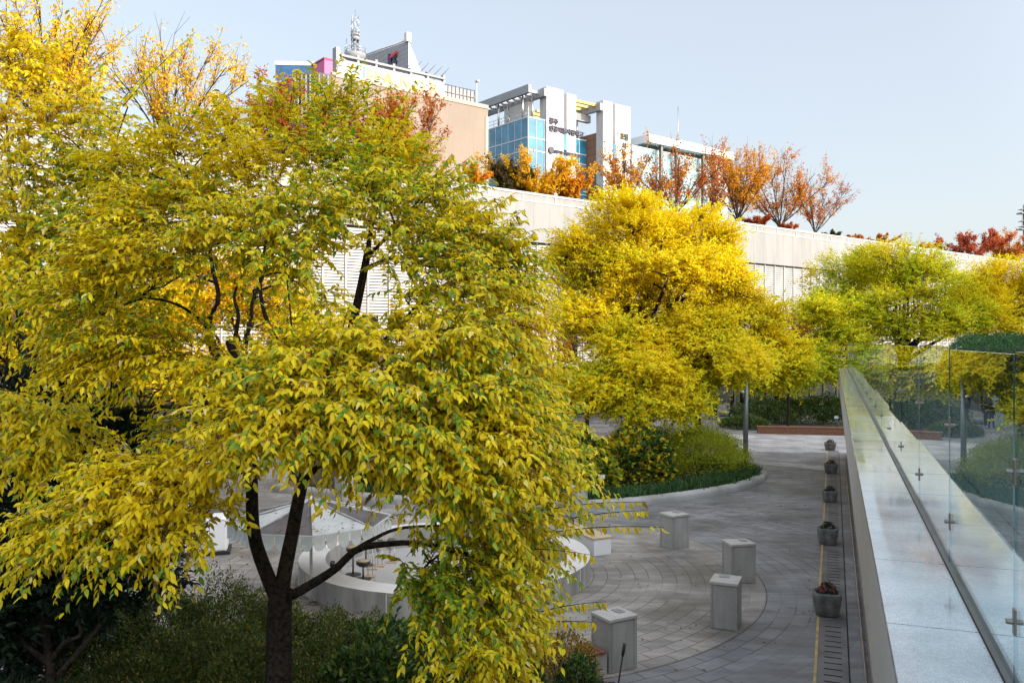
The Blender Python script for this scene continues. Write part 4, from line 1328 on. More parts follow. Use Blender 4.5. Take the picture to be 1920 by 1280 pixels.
# beige block
o = np.array((-3.1, 110.0))
bz = top_z(205, 110)
wl = -ray_u(o, 622)
bb = Frame(o, 'department_store', 'windowless beige block with a rounded grey corner and a billboard on top').root
mb = MB(); bx(mb, -wl, 0, 0, 7, 0, bz); mb.build('wall', M['beige'], bb)
mb = MB(); bx(mb, -.45, 0.02, -.08, .0, 0, bz - 1.0); bx(mb, -wl, 0.02, -.10, .4, bz + .003, bz + .5); mb.build('trim', M['beige_edge'], bb)
mb = MB()
cx_, rr = -wl, 3.4
poly = [(-wl - .003, 7), (-wl - .003, 0)] + [(-wl - .003 - rr * math.sin(a), rr - rr * math.cos(a)) for a in np.linspace(.08, math.pi / 2, 9)] + [(-wl - rr, 7)]
mb.prism(poly[::-1], 0, bz + .2, 0, False); mb.build('rounded_corner', M['dark_slab'], bb)
mb = MB()
for k in range(12):
    a = k / 11 * math.pi / 2
    mb.tube([(-wl - (rr + .05) * math.sin(a), rr - (rr + .05) * math.cos(a), 0), (-wl - (rr + .05) * math.sin(a), rr - (rr + .05) * math.cos(a), bz)], .10, 5)
mb.build('fins', M['roof_grey'], bb)
mb = MB(); bx(mb, -24, 0, -.12, 0, bz - 19, bz - 16.6); mb.build('sign_band', M['off_white'], bb)
# billboard
bo = o + BU * 0
x0 = ray_u(o + BV * 1.0, 637); x1 = ray_u(o + BV * 1.0, 833)
bY = 110 + BV[1] + BU[1] * x1
zt0 = top_z(155, bY); zb0 = bz + .5
bill = empty('billboard', (o[0] + BV[0], o[1] + BV[1], zb0), 'long pale rooftop billboard with pastel stripes and yellow capital letters', 'billboard', rz=math.atan2(BU[1], BU[0]))
HB = zt0 - zb0
mb = MB(); bx(mb, x0, x1, 0, .4, .05, HB); mb.build('board', mat('board_white', (.55, .56, .57), .6, .03, .5), bill)
pal = [(.50, .56, .55), (.56, .50, .45), (.44, .51, .57), (.56, .56, .52), (.54, .48, .44), (.47, .54, .58)]
pm = [mat('stripe_%s' % 'abcdef'[i], c, .6, .03, .5) for i, c in enumerate(pal)]
mb = MB()
n = 22
for i in range(n):
    a = x0 + (x1 - x0) * i / n; b2 = x0 + (x1 - x0) * (i + .9) / n
    bx(mb, a, b2, -.05, -.003, .2, HB - .15, rng.integers(0, 6))
mb.build('stripes', pm, bill)
WB = x1 - x0
for ch, fx, mm in (('C', .06, 'sign_pale'), ('H', .24, 'sign_pale'), ('A', .39, 'sign_yellow'), ('N', .545, 'sign_pale'), ('G', .69, 'sign_pale'), ('E', .85, 'sign_pale')):
    text(ch, HB * 1.0, .05, M[mm], bill, (x0 + WB * fx, -.11, HB * .10), bold=.03)
mb = MB()
bx(mb, x0 + WB * .205, x0 + WB * .222, -.07, -.055, .2, HB - .2); bx(mb, x0 + WB * .07, x0 + WB * .085, -.07, -.055, HB * .75, HB - .2); bx(mb, x0 + WB * .425, x0 + WB * .445, -.07, -.055, HB * .75, HB - .2)
mb.build('blue_bars', M['sign_blue'], bill)
mb = MB()
bx(mb, x0 - .1, x1, -.1, .5, HB + .35, HB + .6); bx(mb, x0 - .6, x0 - .11, -.3, .6, 0, HB + 1.2)
for i in range(7):
    xx = x0 + (x1 - x0) * i / 6
    bx(mb, xx - .15, xx + .15, .0, .45, HB + .002, HB + .9)
for i in range(6):
    xx = x1 - 5.5 + i
    mb.tube([(xx, .2, HB + .6), (xx + .2, -1.6, HB + 1.4)], .05, 4)
mb.build('frame', M['roof_grey'], bill)
# rooftop fence right of the billboard
fe = empty('rooftop_fence', (o[0] + BV[0], o[1] + BV[1], bz + .5), 'dark mesh fence on the beige roof right of the billboard', 'fence', rz=math.atan2(BU[1], BU[0]))
mb = MB()
xs = np.linspace(x1 + .2, -1.2, 9)
for xx in xs: mb.tube([(xx, .3, 0), (xx, .3, 2.0)], .05, 4)
for zz in (.1, 1.0, 1.95): mb.tube([(xs[0], .3, zz), (xs[-1], .3, zz)], .04, 4)
mb.build('posts', M['steel_dark'], fe)
mb = MB(); mb.box(((xs[0] + xs[-1]) / 2, .36, .95), (abs(xs[-1] - xs[0]), .03, 1.75)); mb.build('mesh_panel', M['roof_grey'], fe)
mb = MB(); mb.tube([(-.9, .3, 0), (-.9, .3, 3.2)], .09, 6); mb.box((-.9, .1, 3.2), (.3, .6, .2)); mb.build('camera_post', M['off_white'], fe)

# pink roof box and the blue building behind it
p = at(632, 140, 118)
pb = empty('roof_hut', (p[0], p[1], bz - 2), 'pink box-shaped hut on the roof beside the billboard', 'hut', rz=math.atan2(BU[1], BU[0]))
ph = top_z(116, 118) - bz + 2
mb = MB(); bx(mb, -1.9, 0.5, 0, 4, 0, ph); mb.build('wall', M['pink'], pb)
mb = MB(); bx(mb, -2.0, .6, -.12, 4.1, ph + .003, ph + .22); mb.build('roof', mat('pink_dark', (.30, .06, .14), .6, .05, 1), pb)
p = at(606, 640, 160)
nb = empty('glass_tower', (p[0], p[1], 0), 'deep blue glass block with pale floor bands behind the rounded corner', 'building', rz=R(4))
H_ = top_z(124, 160)
w_ = 88 / FPX * 160
mb = MB(); bx(mb, -w_, 0, 0, 14, 0, H_); mb.build('glazing', M['glass_navy'], nb)
mb = MB(); bx(mb, -w_ - .1, .1, -.12, 14.1, H_ + .003, H_ + .7)
zz = H_ - 3.0
while zz > 10:
    bx(mb, -w_, 0, -.10, -.003, zz - .28, zz); zz -= 3.1
mb.build('floor_bands', M['off_white'], nb)
for xx in (-w_, -w_ / 2):
    pass
mb = MB(); bx(mb, -w_ - 6, -w_ + 9, -8, -.5, 0, H_ - 10.5); mb.build('low_wing', M['roof_grey'], nb)

# slanted tower with the red and dark sign
kY = 230.0
kp = at(766, 640, kY); kz = top_z(77, kY)
kt = empty('office_tower', (kp[0], kp[1], 0), 'tiled tower, its shaded face painted grey and slanted sunlit side white, with a dark and red logo', 'building', rz=math.atan2(BU[1], BU[0]))
mb = MB()
D = 30.0; U2 = 14.0; drop = 26.0
vs_ = [(0, 0, 0), (0, 0, kz), (0, D, kz + 2.7), (0, D, 0), (U2, 0, 0), (U2, 0, kz - drop), (U2, D, kz - drop - 2), (U2, D, 0)]
mb.add(vs_, [(0, 1, 2, 3)], 0)
mb.add(vs_, [(0, 4, 5, 1), (1, 5, 6, 2), (3, 2, 6, 7), (4, 7, 6, 5)], 1)


def tile_mat(name, c, seam, axis):
    m, t, b = new_mat(name)
    tc = t.nodes.new('ShaderNodeTexCoord')
    sx = t.nodes.new('ShaderNodeSeparateXYZ'); t.links.new(tc.outputs['Object'], sx.inputs[0])
    cx = t.nodes.new('ShaderNodeCombineXYZ')
    t.links.new(sx.outputs[axis], cx.inputs[0]); t.links.new(sx.outputs[2], cx.inputs[1])
    br = t.nodes.new('ShaderNodeTexBrick'); br.offset = 0
    br.inputs['Scale'].default_value = 1; br.inputs['Brick Width'].default_value = 2.2; br.inputs['Row Height'].default_value = 1.25
    br.inputs['Mortar Size'].default_value = .07
    br.inputs['Color1'].default_value = (*c, 1); br.inputs['Color2'].default_value = (*[v * .93 for v in c], 1); br.inputs['Mortar'].default_value = (*seam, 1)
    t.links.new(cx.outputs[0], br.inputs[0]); t.links.new(br.outputs[0], b.inputs['Base Color'])
    b.inputs['Roughness'].default_value = .7
    return m


mb.build('wall', [tile_mat('tile_shaded_grey', (.38, .38, .40), (.22, .22, .24), 1), tile_mat('tile_sunlit_white', (.72, .71, .70), (.6, .59, .58), 0)], kt)  # shade of the left face and sun on the right are put into tile colour
mb = MB(); mb.box((.0, .4, kz + 1.0), (1.4, 1.4, 2.4)); mb.tube([(0, 0, kz + .4), (0, D, kz + 3.0)], .25, 5)
mb.build('parapet', M['off_white'], kt)
Rk = (R(90), 0, R(-90))
ky = ray_v(kp[:2], 730)
sz_k = 26 / FPX * 238
text('k', sz_k * 1.25, .25, M['sign_dark'], kt, (-.3, ky + .1, top_z(124, 237)), Rk, bold=.14)
text('t', sz_k * 1.25, .25, M['sign_dark'], kt, (-.3, ky - 2.6, top_z(124, 237)), Rk, bold=.16)
mb = MB()
zz = top_z(106, 237)
mb.add([(-.7, ky - 1.3, zz - .9), (-.7, ky - 4.9, zz - .3), (-.7, ky - 4.9, zz + .55), (-.7, ky - 1.3, zz - .15), (-.3, ky - 1.3, zz - .9), (-.3, ky - 4.9, zz - .3), (-.3, ky - 4.9, zz + .55), (-.3, ky - 1.3, zz - .15)],
       [(0, 1, 2, 3), (4, 7, 6, 5), (0, 4, 5, 1), (1, 5, 6, 2), (2, 6, 7, 3), (3, 7, 4, 0)])
mb.build('red_stroke', M['sign_red'], kt)
mb = MB(); bx(mb, -.3, 0, ray_v(kp[:2], 710), ray_v(kp[:2], 705), top_z(122, 240), top_z(114, 240)); mb.build('vent', M['black'], kt)

# lattice mast with two round platforms
mp_ = at(666, 640, 236)
ms = empty('antenna_mast', (mp_[0], mp_[1], 0), 'steel lattice antenna mast with two round platforms behind the billboard', 'antenna')
k = 236 / FPX
mb = MB()
zA, zB, zC = top_z(112, 236), top_z(100, 236), top_z(72, 236)
for a in range(6):
    c, s_ = math.cos(a * math.pi / 3), math.sin(a * math.pi / 3)
    mb.tube([(c * 1.2, s_ * 1.2, zA - 20), (c * .9, s_ * .9, zC + 2)], .12, 4)
    for q in range(10):
        z_ = zA - 10 + q * 2.2
        c2, s2 = math.cos((a + 1) * math.pi / 3), math.sin((a + 1) * math.pi / 3)
        mb.tube([(c * 1.1, s_ * 1.1, z_), (c2 * 1.1, s2 * 1.1, z_ + 2.2)], .07, 3)
mb.build('lattice', M['steel'], ms)
mb = MB()
mb.lathe([(1.2, zA - 1), (2.4, zA - .6), (20 * k, zB - .9), (20 * k, zB - .3), (1.2, zB - .2)], 20)
mb.build('platform', M['roof_grey'], ms)
mb = MB()
mb.lathe([(1.0, zC - .6), (8 * k, zC - .2), (8 * k, zC + .3), (1, zC + .3)], 16)
mb.build('platform', M['roof_grey'], ms)
mb = MB()
for (r_, z_) in ((20 * k, zB - .3), (8 * k, zC + .3)):
    for q in range(20):
        a = q * math.pi / 10
        mb.tube([(r_ * math.cos(a), r_ * math.sin(a), z_), (r_ * math.cos(a), r_ * math.sin(a), z_ + 1.4)], .06, 3)
    for hh in (.7, 1.4):
        pts = [(r_ * math.cos(a), r_ * math.sin(a), z_ + hh) for a in np.linspace(0, 2 * math.pi, 21)]
        mb.tube(pts, .06, 3)
mb.tube([(0, 0, zC), (0, 0, top_z(20, 236))], .08, 4)
mb.tube([(-2.4, 0, zB), (-2.4, 0, zB + 4)], .12, 4)
mb.build('railing', M['steel'], ms)

# academy tower: white slabs, blue glass wing, pergola roof
o = np.array((5.28, 130.0))
tz = top_z(162, 130)
hb = Frame(o, 'academy_building', 'white slab tower with blue glass wing and an open pergola roof').root
s1, s2, s3 = ray_u(o, 1057), ray_u(o, 1063), ray_u(o, 1080)
f1, f2, f3, f4 = ray_u(o, 1131), ray_u(o, 1149), ray_u(o, 1153.5), ray_u(o, 1182)
zs = tz - (310 - 162) / FPX * 130
mb = MB()
bx(mb, 0, s1, 0, 1.6, 0, tz); bx(mb, s2, s3, 0, 1.6, 0, tz - .3); bx(mb, s1 + .002, s2 - .002, .1, 1.4, 0, tz - 26 / .0123 * .0 - 12.0)
mb.build('white_slab', M['white_clad'], hb)
mb = MB()
bx(mb, f1, f2, 0, 1.6, 0, tz); bx(mb, f3, f4, 0, 1.6, 0, tz - .1); bx(mb, f2 + .002, f3 - .002, .1, 1.4, 0, tz - 11.8)
mb.build('white_slab', M['white_clad'], hb)
for (xx, z0_, z1_) in ((s1 + .0, top_z(318, 133), top_z(252, 133)), (f2 + .1, top_z(333, 139), top_z(270, 139))):
    mb = MB(); bx(mb, xx, xx + .62, -.02, .12, z0_, z1_ - 3.2); bx(mb, xx, xx + .62, -.02, .12, z1_ - 2.6, z1_); mb.build('slit_window', M['glass_blue'], hb)
cw = -ray_u(o, 993)
gz = top_z(217, 127.9)


def curtain(x0, x1, y0, y1, z0, z1, bands, parent, gm, side=False, name='glazing', step=1.6):
    mb = MB(); bx(mb, x0, x1, y0, y1, z0, z1); g = mb.build(name, gm, parent)
    mb = MB()
    z = z1 - .02; i = 0
    pat = bands
    while z > z0 + 2:
        bx(mb, x0 - .06, x1 + .06, y0 - .06, y1, z - .16, z); z -= pat[i % len(pat)]; i += 1
    x = x0
    if not side:
        while x < x1:
            bx(mb, x, x + .06, y0 - .04, y0, z0, z1); x += step
        y = y0
        while y < y1:
            bx(mb, x0 - .04, x0, y, y + .06, z0, z1); y += step
    mb.build('window_frames', M['off_white'], g)
    return g


curtain(-cw, -.05, .35, 26, 0, gz, [3.0, 1.9, 3.6, 1.6, 1.5], hb, M['glass_blue'])
curtain(s3 - 2, f1 + .0, 4.0, 8, 0, top_z(253, 137), [2.4, 1.6, 3.4, 1.6], hb, M['glass_blue'])
mb = MB(); bx(mb, f1 + .1, f4 - 2, 1.62, 12, 0, top_z(248, 138)); mb.build('brown_wall', M['brown_board'], hb)
mb = MB(); mb.add([(f1 + .05, 1.603, 0), (f1 + .05, 12, 0), (f1 + .05, 12, top_z(247, 138)), (f1 + .05, 1.603, top_z(247, 138))], [(0, 1, 2, 3)])
mb.build('brown_side', tile_mat('brown_tile', (.30, .145, .095), (.18, .09, .06), 1), hb)
# penthouse wall set back on the wing
mb = MB(); bx(mb, -cw + 2.2, -.2, 3, 9, gz + .003, gz + 3.2); mb.build('penthouse', M['off_white'], hb)
# pergola
pt = tz - .4
mb = MB()
bx(mb, -cw - .4, -cw + .2, -.2, 27, pt - 1.2, pt)
bx(mb, -.65, -.05, -.2, 27, pt - 1.2, pt)
bx(mb, -cw + .202, -.652, 26, 27, pt - 1.2, pt)
bx(mb, s3 - .3, f1 + .3, 3.2, 3.9, pt - 2.6, pt - 1.4)
bx(mb, f1 - .7, f1 - .1, 0, 14, pt - 1.3, pt - .1)
bx(mb, s3 - .3, f1 + .3, 13, 13.6, pt - 2.8, pt - 1.6)
mb.build('pergola_beam', M['roof_grey'], hb)
mb = MB()
y = 1.2
while y < 26:
    bx(mb, -cw + .202, -.652, y, y + .55, pt - .6, pt - .2); y += 1.5
mb.build('pergola_slats', M['white_paint'], hb)
mb = MB()
y = 1.0
while y < 13:
    bx(mb, s3 + .02, f1 - .72, y, y + .5, pt - .5, pt - .1); y += 1.7
mb.build('pergola_slats', M['yellow_slat'], hb)
mb = MB()
for y in (2, 8, 14, 20):
    mb.tube([(-cw + .3, y, gz), (-cw + .3, y, pt - 1.0)], .16, 6)
    mb.tube([(-1.2, y, gz), (-1.2, y, pt - 1.0)], .16, 6)
for x in (s3 + 1.5, s3 + 3.2, f1 - 1.5):
    mb.tube([(x, 4.6, top_z(256, 137)), (x, 4.6, pt - 1.5)], .18, 6)
mb.build('column', M['steel'], hb)
mb = MB()
for hh in (.5, 1.0): mb.tube([(-cw + .1, .5, gz + hh), (-cw + .1, 25, gz + hh)], .04, 4)
for y in range(1, 25, 2): mb.tube([(-cw + .1, y, gz), (-cw + .1, y, gz + 1.0)], .04, 4)
for hh in (.6, 1.1): mb.tube([(s3 + .1, 4.1, top_z(253, 137) + hh), (f1 - .1, 4.1, top_z(253, 137) + hh)], .04, 4)
mb.build('railing', M['steel'], hb)
ptx = 1 / FPX * 131
text('광주', 1.05, .12, M['sign_dark'], hb, (.35, -.16, top_z(231, 130.3)), bold=.02)
text('인공지능사관학교', .98, .12, M['sign_dark'], hb, (.35, -.16, top_z(245, 130.3)), bold=.02)
text('인공지능산업융합사업단', .56, .1, M['sign_dark'], hb, (1.35, -.14, top_z(285.5, 130.5)), bold=.012)
mb = MB(); mb.lathe([(.42, -.1), (.55, -.1), (.55, .1), (.42, .1)], 18); lo = mb.build('emblem', M['sign_dark'], hb); lo.rotation_euler = (R(90), 0, 0); lo.location = (.8, -.14, top_z(281.5, 130.3))
fx = f3 + .9
for i, chs in enumerate(('초월', '시', '장', '점')):
    text(chs, 1.15, .1, M['sign_green'], hb, (fx + (.5 if len(chs) == 1 else 0), -.14, top_z((262, 279, 296, 313)[i], 140.5)), bold=.012)

# pale glass block right of the tower
o = np.array((20.1, 143.0))
pg = Frame(o, 'glass_office', 'pale blue glass block with a deep white roof slab behind the roof maples').root
ge = ray_u(o, 1336); ge2 = ray_u(o, 1360)
pz = top_z(265, 143)
curtain(0, ge, 0, 20, 0, pz - .6, [2.6, 1.4], pg, M['glass_pale'], step=1.8)
mb = MB(); bx(mb, 2.5, ge2 + .5, -1.6, 21, pz, pz + 1.3); mb.build('roof_slab', M['white_paint'], pg)
mb = MB(); bx(mb, ge + .05, ge2, -.5, 20, 0, pz - .003); mb.build('white_wall', M['white_clad'], pg)
mb = MB(); bx(mb, ge - 3, ge2 + 1, 6, 14, pz + 1.303, pz + 4.2); mb.build('roof_house', M['roof_grey'], pg)
mb = MB(); mb.tube([(ge - 6, 3, pz + 1.3), (ge - 6, 3, pz + 9)], .07, 5); mb.build('lightning_rod', M['steel'], pg)
mb = MB()
for xx in (6, 10, ge - 4): bx(mb, xx, xx + .5, -1.1, -.6, 0, pz - .01)
mb.build('column', M['steel_dark'], pg)
text('시', 1.5, .1, M['sign_dark'], pg, (ge + .5, -.65, top_z(398, 158)), bold=.02)

# far mast at the right edge
p = at(1917, 640, 150)
fm = empty('signal_mast', (p[0], p[1], 0), 'grey steel mast with cage platforms at the right edge of the sky', 'antenna')
mb = MB(); mb.tube([(.3, 0, 0), (.3, 0, top_z(384, 150))], .2, 6); mb.build('pole', M['steel'], fm)
mb = MB()
for z_ in (top_z(400, 150), top_z(430, 150)):
    mb.box((.2, 0, z_), (1.6, 1.6, .25))
for z_ in (top_z(393, 150), top_z(415, 150), top_z(425, 150)):
    mb.box((.2, 0, z_), (1.3, 1.3, .08))
for xx in (-.4, .85): mb.tube([(xx, -.6, top_z(430, 150)), (xx, -.6, top_z(392, 150))], .05, 4)
mb.build('cage', M['roof_grey'], fm)

# ------------------------------------------------------------------ stone ring, pillars, planters on the plaza
RC = np.array((-1.65, 21.4)); RO, RI, RH = 3.6, 2.96, .52
ring = empty('ring_wall', (*RC, 0), 'low curved concrete ring wall round the instrument stands', 'wall')
n = 72
mb = MB()
vs_ = []
for k in range(n):
    a = 2 * math.pi * k / n
    c, s_ = math.cos(a), math.sin(a)
    vs_ += [(RO * c, RO * s_, 0), (RO * c, RO * s_, RH), (RI * c, RI * s_, RH), (RI * c, RI * s_, 0)]
fs_o, fs_t = [], []
for k in range(n):
    a, b2 = 4 * k, 4 * ((k + 1) % n)
    fs_o += [(a, b2, b2 + 1, a + 1), (a + 2, b2 + 2, b2 + 3, a + 3)]
    fs_t += [(a + 1, b2 + 1, b2 + 2, a + 2)]
mb.add(vs_, fs_o, 0); mb.add(vs_, fs_t, 1)
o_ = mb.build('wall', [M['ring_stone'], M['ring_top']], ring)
mb = MB()
for k in range(9):
    a = 2 * math.pi * (k + .35) / 9
    mb.box((RO * math.cos(a), RO * math.sin(a), RH / 2 - .01), (.02, .022, RH - .03), a)
mb.build('joints', M['off_white'], ring)
mb = MB(); mb.lathe([(RI - .003, .0), (RI - .003, .012)], 48); mb.build('floor', mat('ring_floor', (.40, .385, .36), .7, .12, 1.0, fine=.1), ring)

pill = []
PIL = [
    ((4.47, 23.75), (.283, -.49), 'weathered square stone pillar, farthest right of the group, behind the leaning twigs', None),
    ((5.25, 20.40), (.10, -.54), 'stone pillar partly hidden behind the nearer one, beside the planters', None),
    ((4.525, 17.08), (.537, -.22), 'stone pillar standing alone in the middle of the ring paving', None),
    ((1.70, 14.86), (.306, -.52), 'stone pillar joined to the slatted wooden bench', None),
    ((2.05, 28.2), (.35, -.45), 'pale stone pillar behind the yellow leaf tips, near the shrub island', None),
    ((-1.6, 29.0), (.4, -.45), 'stone pillar half hidden by leaves at the back of the ring', None),
    ((-6.0, 30.2), (.4, -.45), 'stone pillar seen past the canopy top', None),
]


def make_pillar(label):
    t = empty('stone_pillar', (0, 0, 0), label, 'pillar', 'stone pillars round the ring')
    mb = MB(); bx(mb, -.57 + .02, -.02, .02, .63, 0, .88)
    mb.build('shaft', M['granite'], t, bevel=.012)
    mb = MB()
    for xx in (-.55, -.06):
        bx(mb, xx, xx + .04, .006, .0195, 0, .878)
    for yy in (.06, .55):
        bx(mb, -.0195, -.006, yy, yy + .04, 0, .878)
    mb.build('edge_strip', M['granite'], t)
    mb = MB(); bx(mb, -.572, .002, -.002, .632, .885, .95); mb.build('cap', M['granite_cap'], t, bevel=.012)
    mb = MB(); bx(mb, -.44, -.22, .36, .52, .951, .963); mb.build('plaque', M['plate'], t)
    return t


proto = None
for i, (xy, d, lab, _) in enumerate(PIL):
    if proto is None:
        proto = make_pillar(lab); t = proto
    else:
        t = copy_tree(proto); t['label'] = lab
    a = math.atan2(d[1], d[0])        # local +x runs along LF (left corner to front corner)
    t.location = (xy[0], xy[1], 0); t.rotation_euler = (0, 0, a)
# bench joined to pillar four
d = np.array((.306, -.52)); a = math.atan2(d[1], d[0])
bn = empty('slatted_bench', (1.70, 14.86, 0), 'low bench with brown wooden slats on a granite base beside a pillar', 'bench', rz=a)
mb = MB(); bx(mb, -.52, -.04, -1.9, -.02, 0, .38); mb.build('base', M['granite'], bn, bevel=.01)
mb = MB()
y = -1.92
while y < -.12:
    bx(mb, -.56, .0, y, y + .105, .383, .425); y += .125
mb.build('seat', M['wood'], bn, bevel=.006)
# white long bench behind the ring
p1, p2 = gnd(1012, 962, .5), gnd(1130, 1006, .5)
dv = p2 - p1; ln = np.linalg.norm(dv[:2]); a = math.atan2(dv[1], dv[0])
wb = empty('white_bench', (*((p1 + p2) / 2)[:2], 0), 'long white bench with a tan top behind the ring wall', 'bench', rz=a)
mb = MB(); bx(mb, -ln / 2, ln / 2, -.28, .28, 0, .44); mb.build('base', M['white_paint'], wb, bevel=.01)
mb = MB(); bx(mb, -ln / 2 - .02, ln / 2 + .02, -.31, .31, .443, .49); mb.build('seat', mat('tan_top', (.52, .40, .26), .6, .1, 2), wb, bevel=.008)

# stone planters with chrysanthemums
FL = [('pink chrysanthemums in the nearest, largest-looking stone planter', (17.85, 6.69), [(.55, .20, .18), (.45, .12, .12)], .60),
      ('cream and mauve chrysanthemums in a mossy rounded stone planter, second from the viewer', (24.2, 9.06), [(.55, .50, .38), (.45, .30, .36)], .58),
      ('dusky pink chrysanthemums in a stone planter, third along the drain', (30.6, 11.5), [(.48, .20, .24), (.35, .12, .16)], .55),
      ('pale yellow chrysanthemums in a stone planter, fourth along the drain', (37.3, 14.05), [(.55, .46, .28), (.40, .25, .18)], .58),
      ('magenta and white chrysanthemums in the farthest stone planter', (45.3, 17.0), [(.45, .06, .25), (.62, .50, .55)], .62)]
pot = None
for i, (lab, (Y, X), fc, wd) in enumerate(FL):
    if pot is None:
        pot = empty('stone_planter', (X, Y, 0), 'planter', 'planter')
        mb = MB(); mb.lathe([(.205, .0), (.235, .05), (.27, .22), (.295, .40), (.30, .47), (.285, .50), (.235, .50), (.22, .44), (.215, .40)], 32, power=4.2)
        mb.build('tub', M['planter_stone'], pot)
        mb = MB(); mb.lathe([(.218, .36), (.218, .415), (.1, .43)], 24, power=4.2); mb.build('soil', M['soil'], pot)
        t = pot
    else:
        t = pot.copy(); COL.objects.link(t)
        for ch in pot.children:
            if ch.name.split('.')[0] in ('tub', 'soil'):
                c2 = ch.copy(); COL.objects.link(c2); c2.parent = t
    t.location = (X, Y + .28, 0); t.rotation_euler = (0, 0, -TH + (.06, -.09, .03, -.05, .04)[i])
    sc = wd / .60; t.scale = (sc, sc, sc * (1.0, .98, .92, .9, .8)[i])
    t['label'] = lab; t['category'] = 'planter'; t['group'] = 'stone planters along the drain'
    nn = 420
    u = sph(nn); u[:, 2] = np.abs(u[:, 2])
    rr_ = rng.uniform(.55, 1, (nn, 1))
    pos = u * rr_ * np.array((.19, .19, .24)) + np.array((.01, 0, .44))
    cc = palette_mix(nn, [(.035, .07, .02), (.05, .09, .03), (.03, .05, .02)], [1, 1, 1])
    leaves('foliage', pos, u + rng.normal(0, .4, (nn, 3)), rng.normal(0, .5, (nn, 3)) + np.array((0, 0, 1)), rng.uniform(.04, .07, nn), .6, cc, SHAPE_FOUR, M['leaf_dark'], t)
    nf = 46
    u = sph(nf); u[:, 2] = np.abs(u[:, 2]) * .9 + .25; u = unit(u)
    fp = u * np.array((.20, .20, .25)) + np.array((.01, 0, .44))
    # each bloom: ten petals in a shallow rosette
    pp, pa, pu, pc = [], [], [], []
    for q in range(nf):
        e1 = unit(np.cross(u[q], np.array((.3, .5, .8)))); e2 = np.cross(u[q], e1)
        col_ = np.array(fc[rng.integers(0, len(fc))]) * rng.uniform(.8, 1.25)
        for k in range(10):
            an = k * math.pi / 5
            dv_ = e1 * math.cos(an) + e2 * math.sin(an)
            pp.append(fp[q]); pa.append(dv_ + u[q] * .35); pu.append(u[q]); pc.append(col_)
    leaves('blossoms', np.array(pp), np.array(pa), np.array(pu), np.full(len(pp), .032), .6, np.clip(np.array(pc), 0, .9), SHAPE_FOUR, M['leaf_far'], t)

# instrument stands inside the ring
def disc_stand(label, xy, h, gold=True):
    t = empty('disc_stand', (*xy, 0), label, 'stand', 'metal stands inside the ring')
    mb = MB(); mb.lathe([(.20, .012), (.20, .03), (.03, .045)], 16); mb.build('foot', M['black'], t)
    mb = MB(); mb.tube([(0, 0, .03), (0, 0, h)], .022, 8); mb.build('post', M['steel_dark'], t)
    mb = MB(); mb.lathe([(.06, h - .05), (.17, h), (.17, h + .07)], 18); mb.build('drum', M['black'], t)
    mb = MB(); mb.lathe([(.15, h + .071), (.15, h + .085), (.03, h + .09)], 18); mb.build('top', mat('drum_skin', (.42, .30, .16), .6, .1, 4), t)
    return t


def plate_stand(label, xy, h, kind):
    t = empty('plate_stand', (*xy, 0), label, 'stand', 'metal stands inside the ring')
    mb = MB(); mb.box((0, 0, .03), (.26, .2, .035)); mb.build('foot', mat('foot_wood', (.45, .33, .22), .6, .1, 4), t)
    mb = MB(); mb.tube([(-.05, 0, .04), (-.05, 0, h)], .008, 6); mb.tube([(.06, 0, .04), (.06, 0, h - .1)], .008, 6); mb.build('rod', M['steel'], t)
    mb = MB()
    if kind == 'wedge':
        mb.add([(-.12, -.01, h - .2), (.16, -.01, h + .12), (-.12, -.01, h + .15), (-.12, .01, h - .2), (.16, .01, h + .12), (-.12, .01, h + .15)], [(0, 1, 2), (3, 5, 4), (0, 3, 4, 1), (1, 4, 5, 2), (2, 5, 3, 0)])
    else:
        for a in np.linspace(0, math.pi * 1.6, 9)[:-1]:
            mb.box((.13 * math.cos(a), 0, h + .13 * math.sin(a)), (.09, .03, .08), mat=Matrix.Rotation(-a, 3, 'Y'))
    mb.build('plate', M['steel'], t)
    return t


disc_stand('black disc stand nearest the branch inside the ring', gnd(662, 1078)[:2], .62)
disc_stand('low disc stand with tan top, in front inside the ring', gnd(681, 1086)[:2], .38)
disc_stand('tall thin stand behind the branch inside the ring', gnd(686, 1060)[:2], .72)
disc_stand('disc stand behind the leaves inside the ring', gnd(900, 1075)[:2], .6)
plate_stand('wedge plate on twin rods inside the ring', gnd(699, 1067)[:2], .75, 'wedge')
plate_stand('curved plate on twin rods inside the ring', gnd(712, 1062)[:2], .55, 'arc')
plate_stand('tall wedge plate beside the leaf edge inside the ring', gnd(694, 1082)[:2], .9, 'wedge')
plate_stand('small curved plate half behind the leaves inside the ring', gnd(735, 1055)[:2], .5, 'arc')
t = empty('floor_spotlight', gnd(622, 1068), 'small black spotlight tilted on the ring floor', 'lamp')
mb = MB(); mb.tube([(0, 0, .1), (.05, -.08, .22)], .06, 10); mb.build('head', M['black'], t)
mb = MB(); mb.tube([(-.12, 0, .013), (0, 0, .12)], .012, 5); mb.tube([(.12, .05, .013), (0, 0, .12)], .012, 5); mb.build('legs', M['black'], t)
t = empty('steel_post', (*gnd(612, 1062)[:2], 0), 'short pair of steel posts against the inside of the ring wall', 'post')
mb = MB(); mb.tube([(0, 0, .012), (0, 0, .62)], .05, 10); mb.tube([(-.14, .1, .012), (-.14, .1, .66)], .03, 8); mb.build('post', M['steel'], t)
mb = MB(); mb.lathe([(.07, .621), (.07, .66), (.02, .67)], 12); mb.build('cap', M['steel_dark'], t)

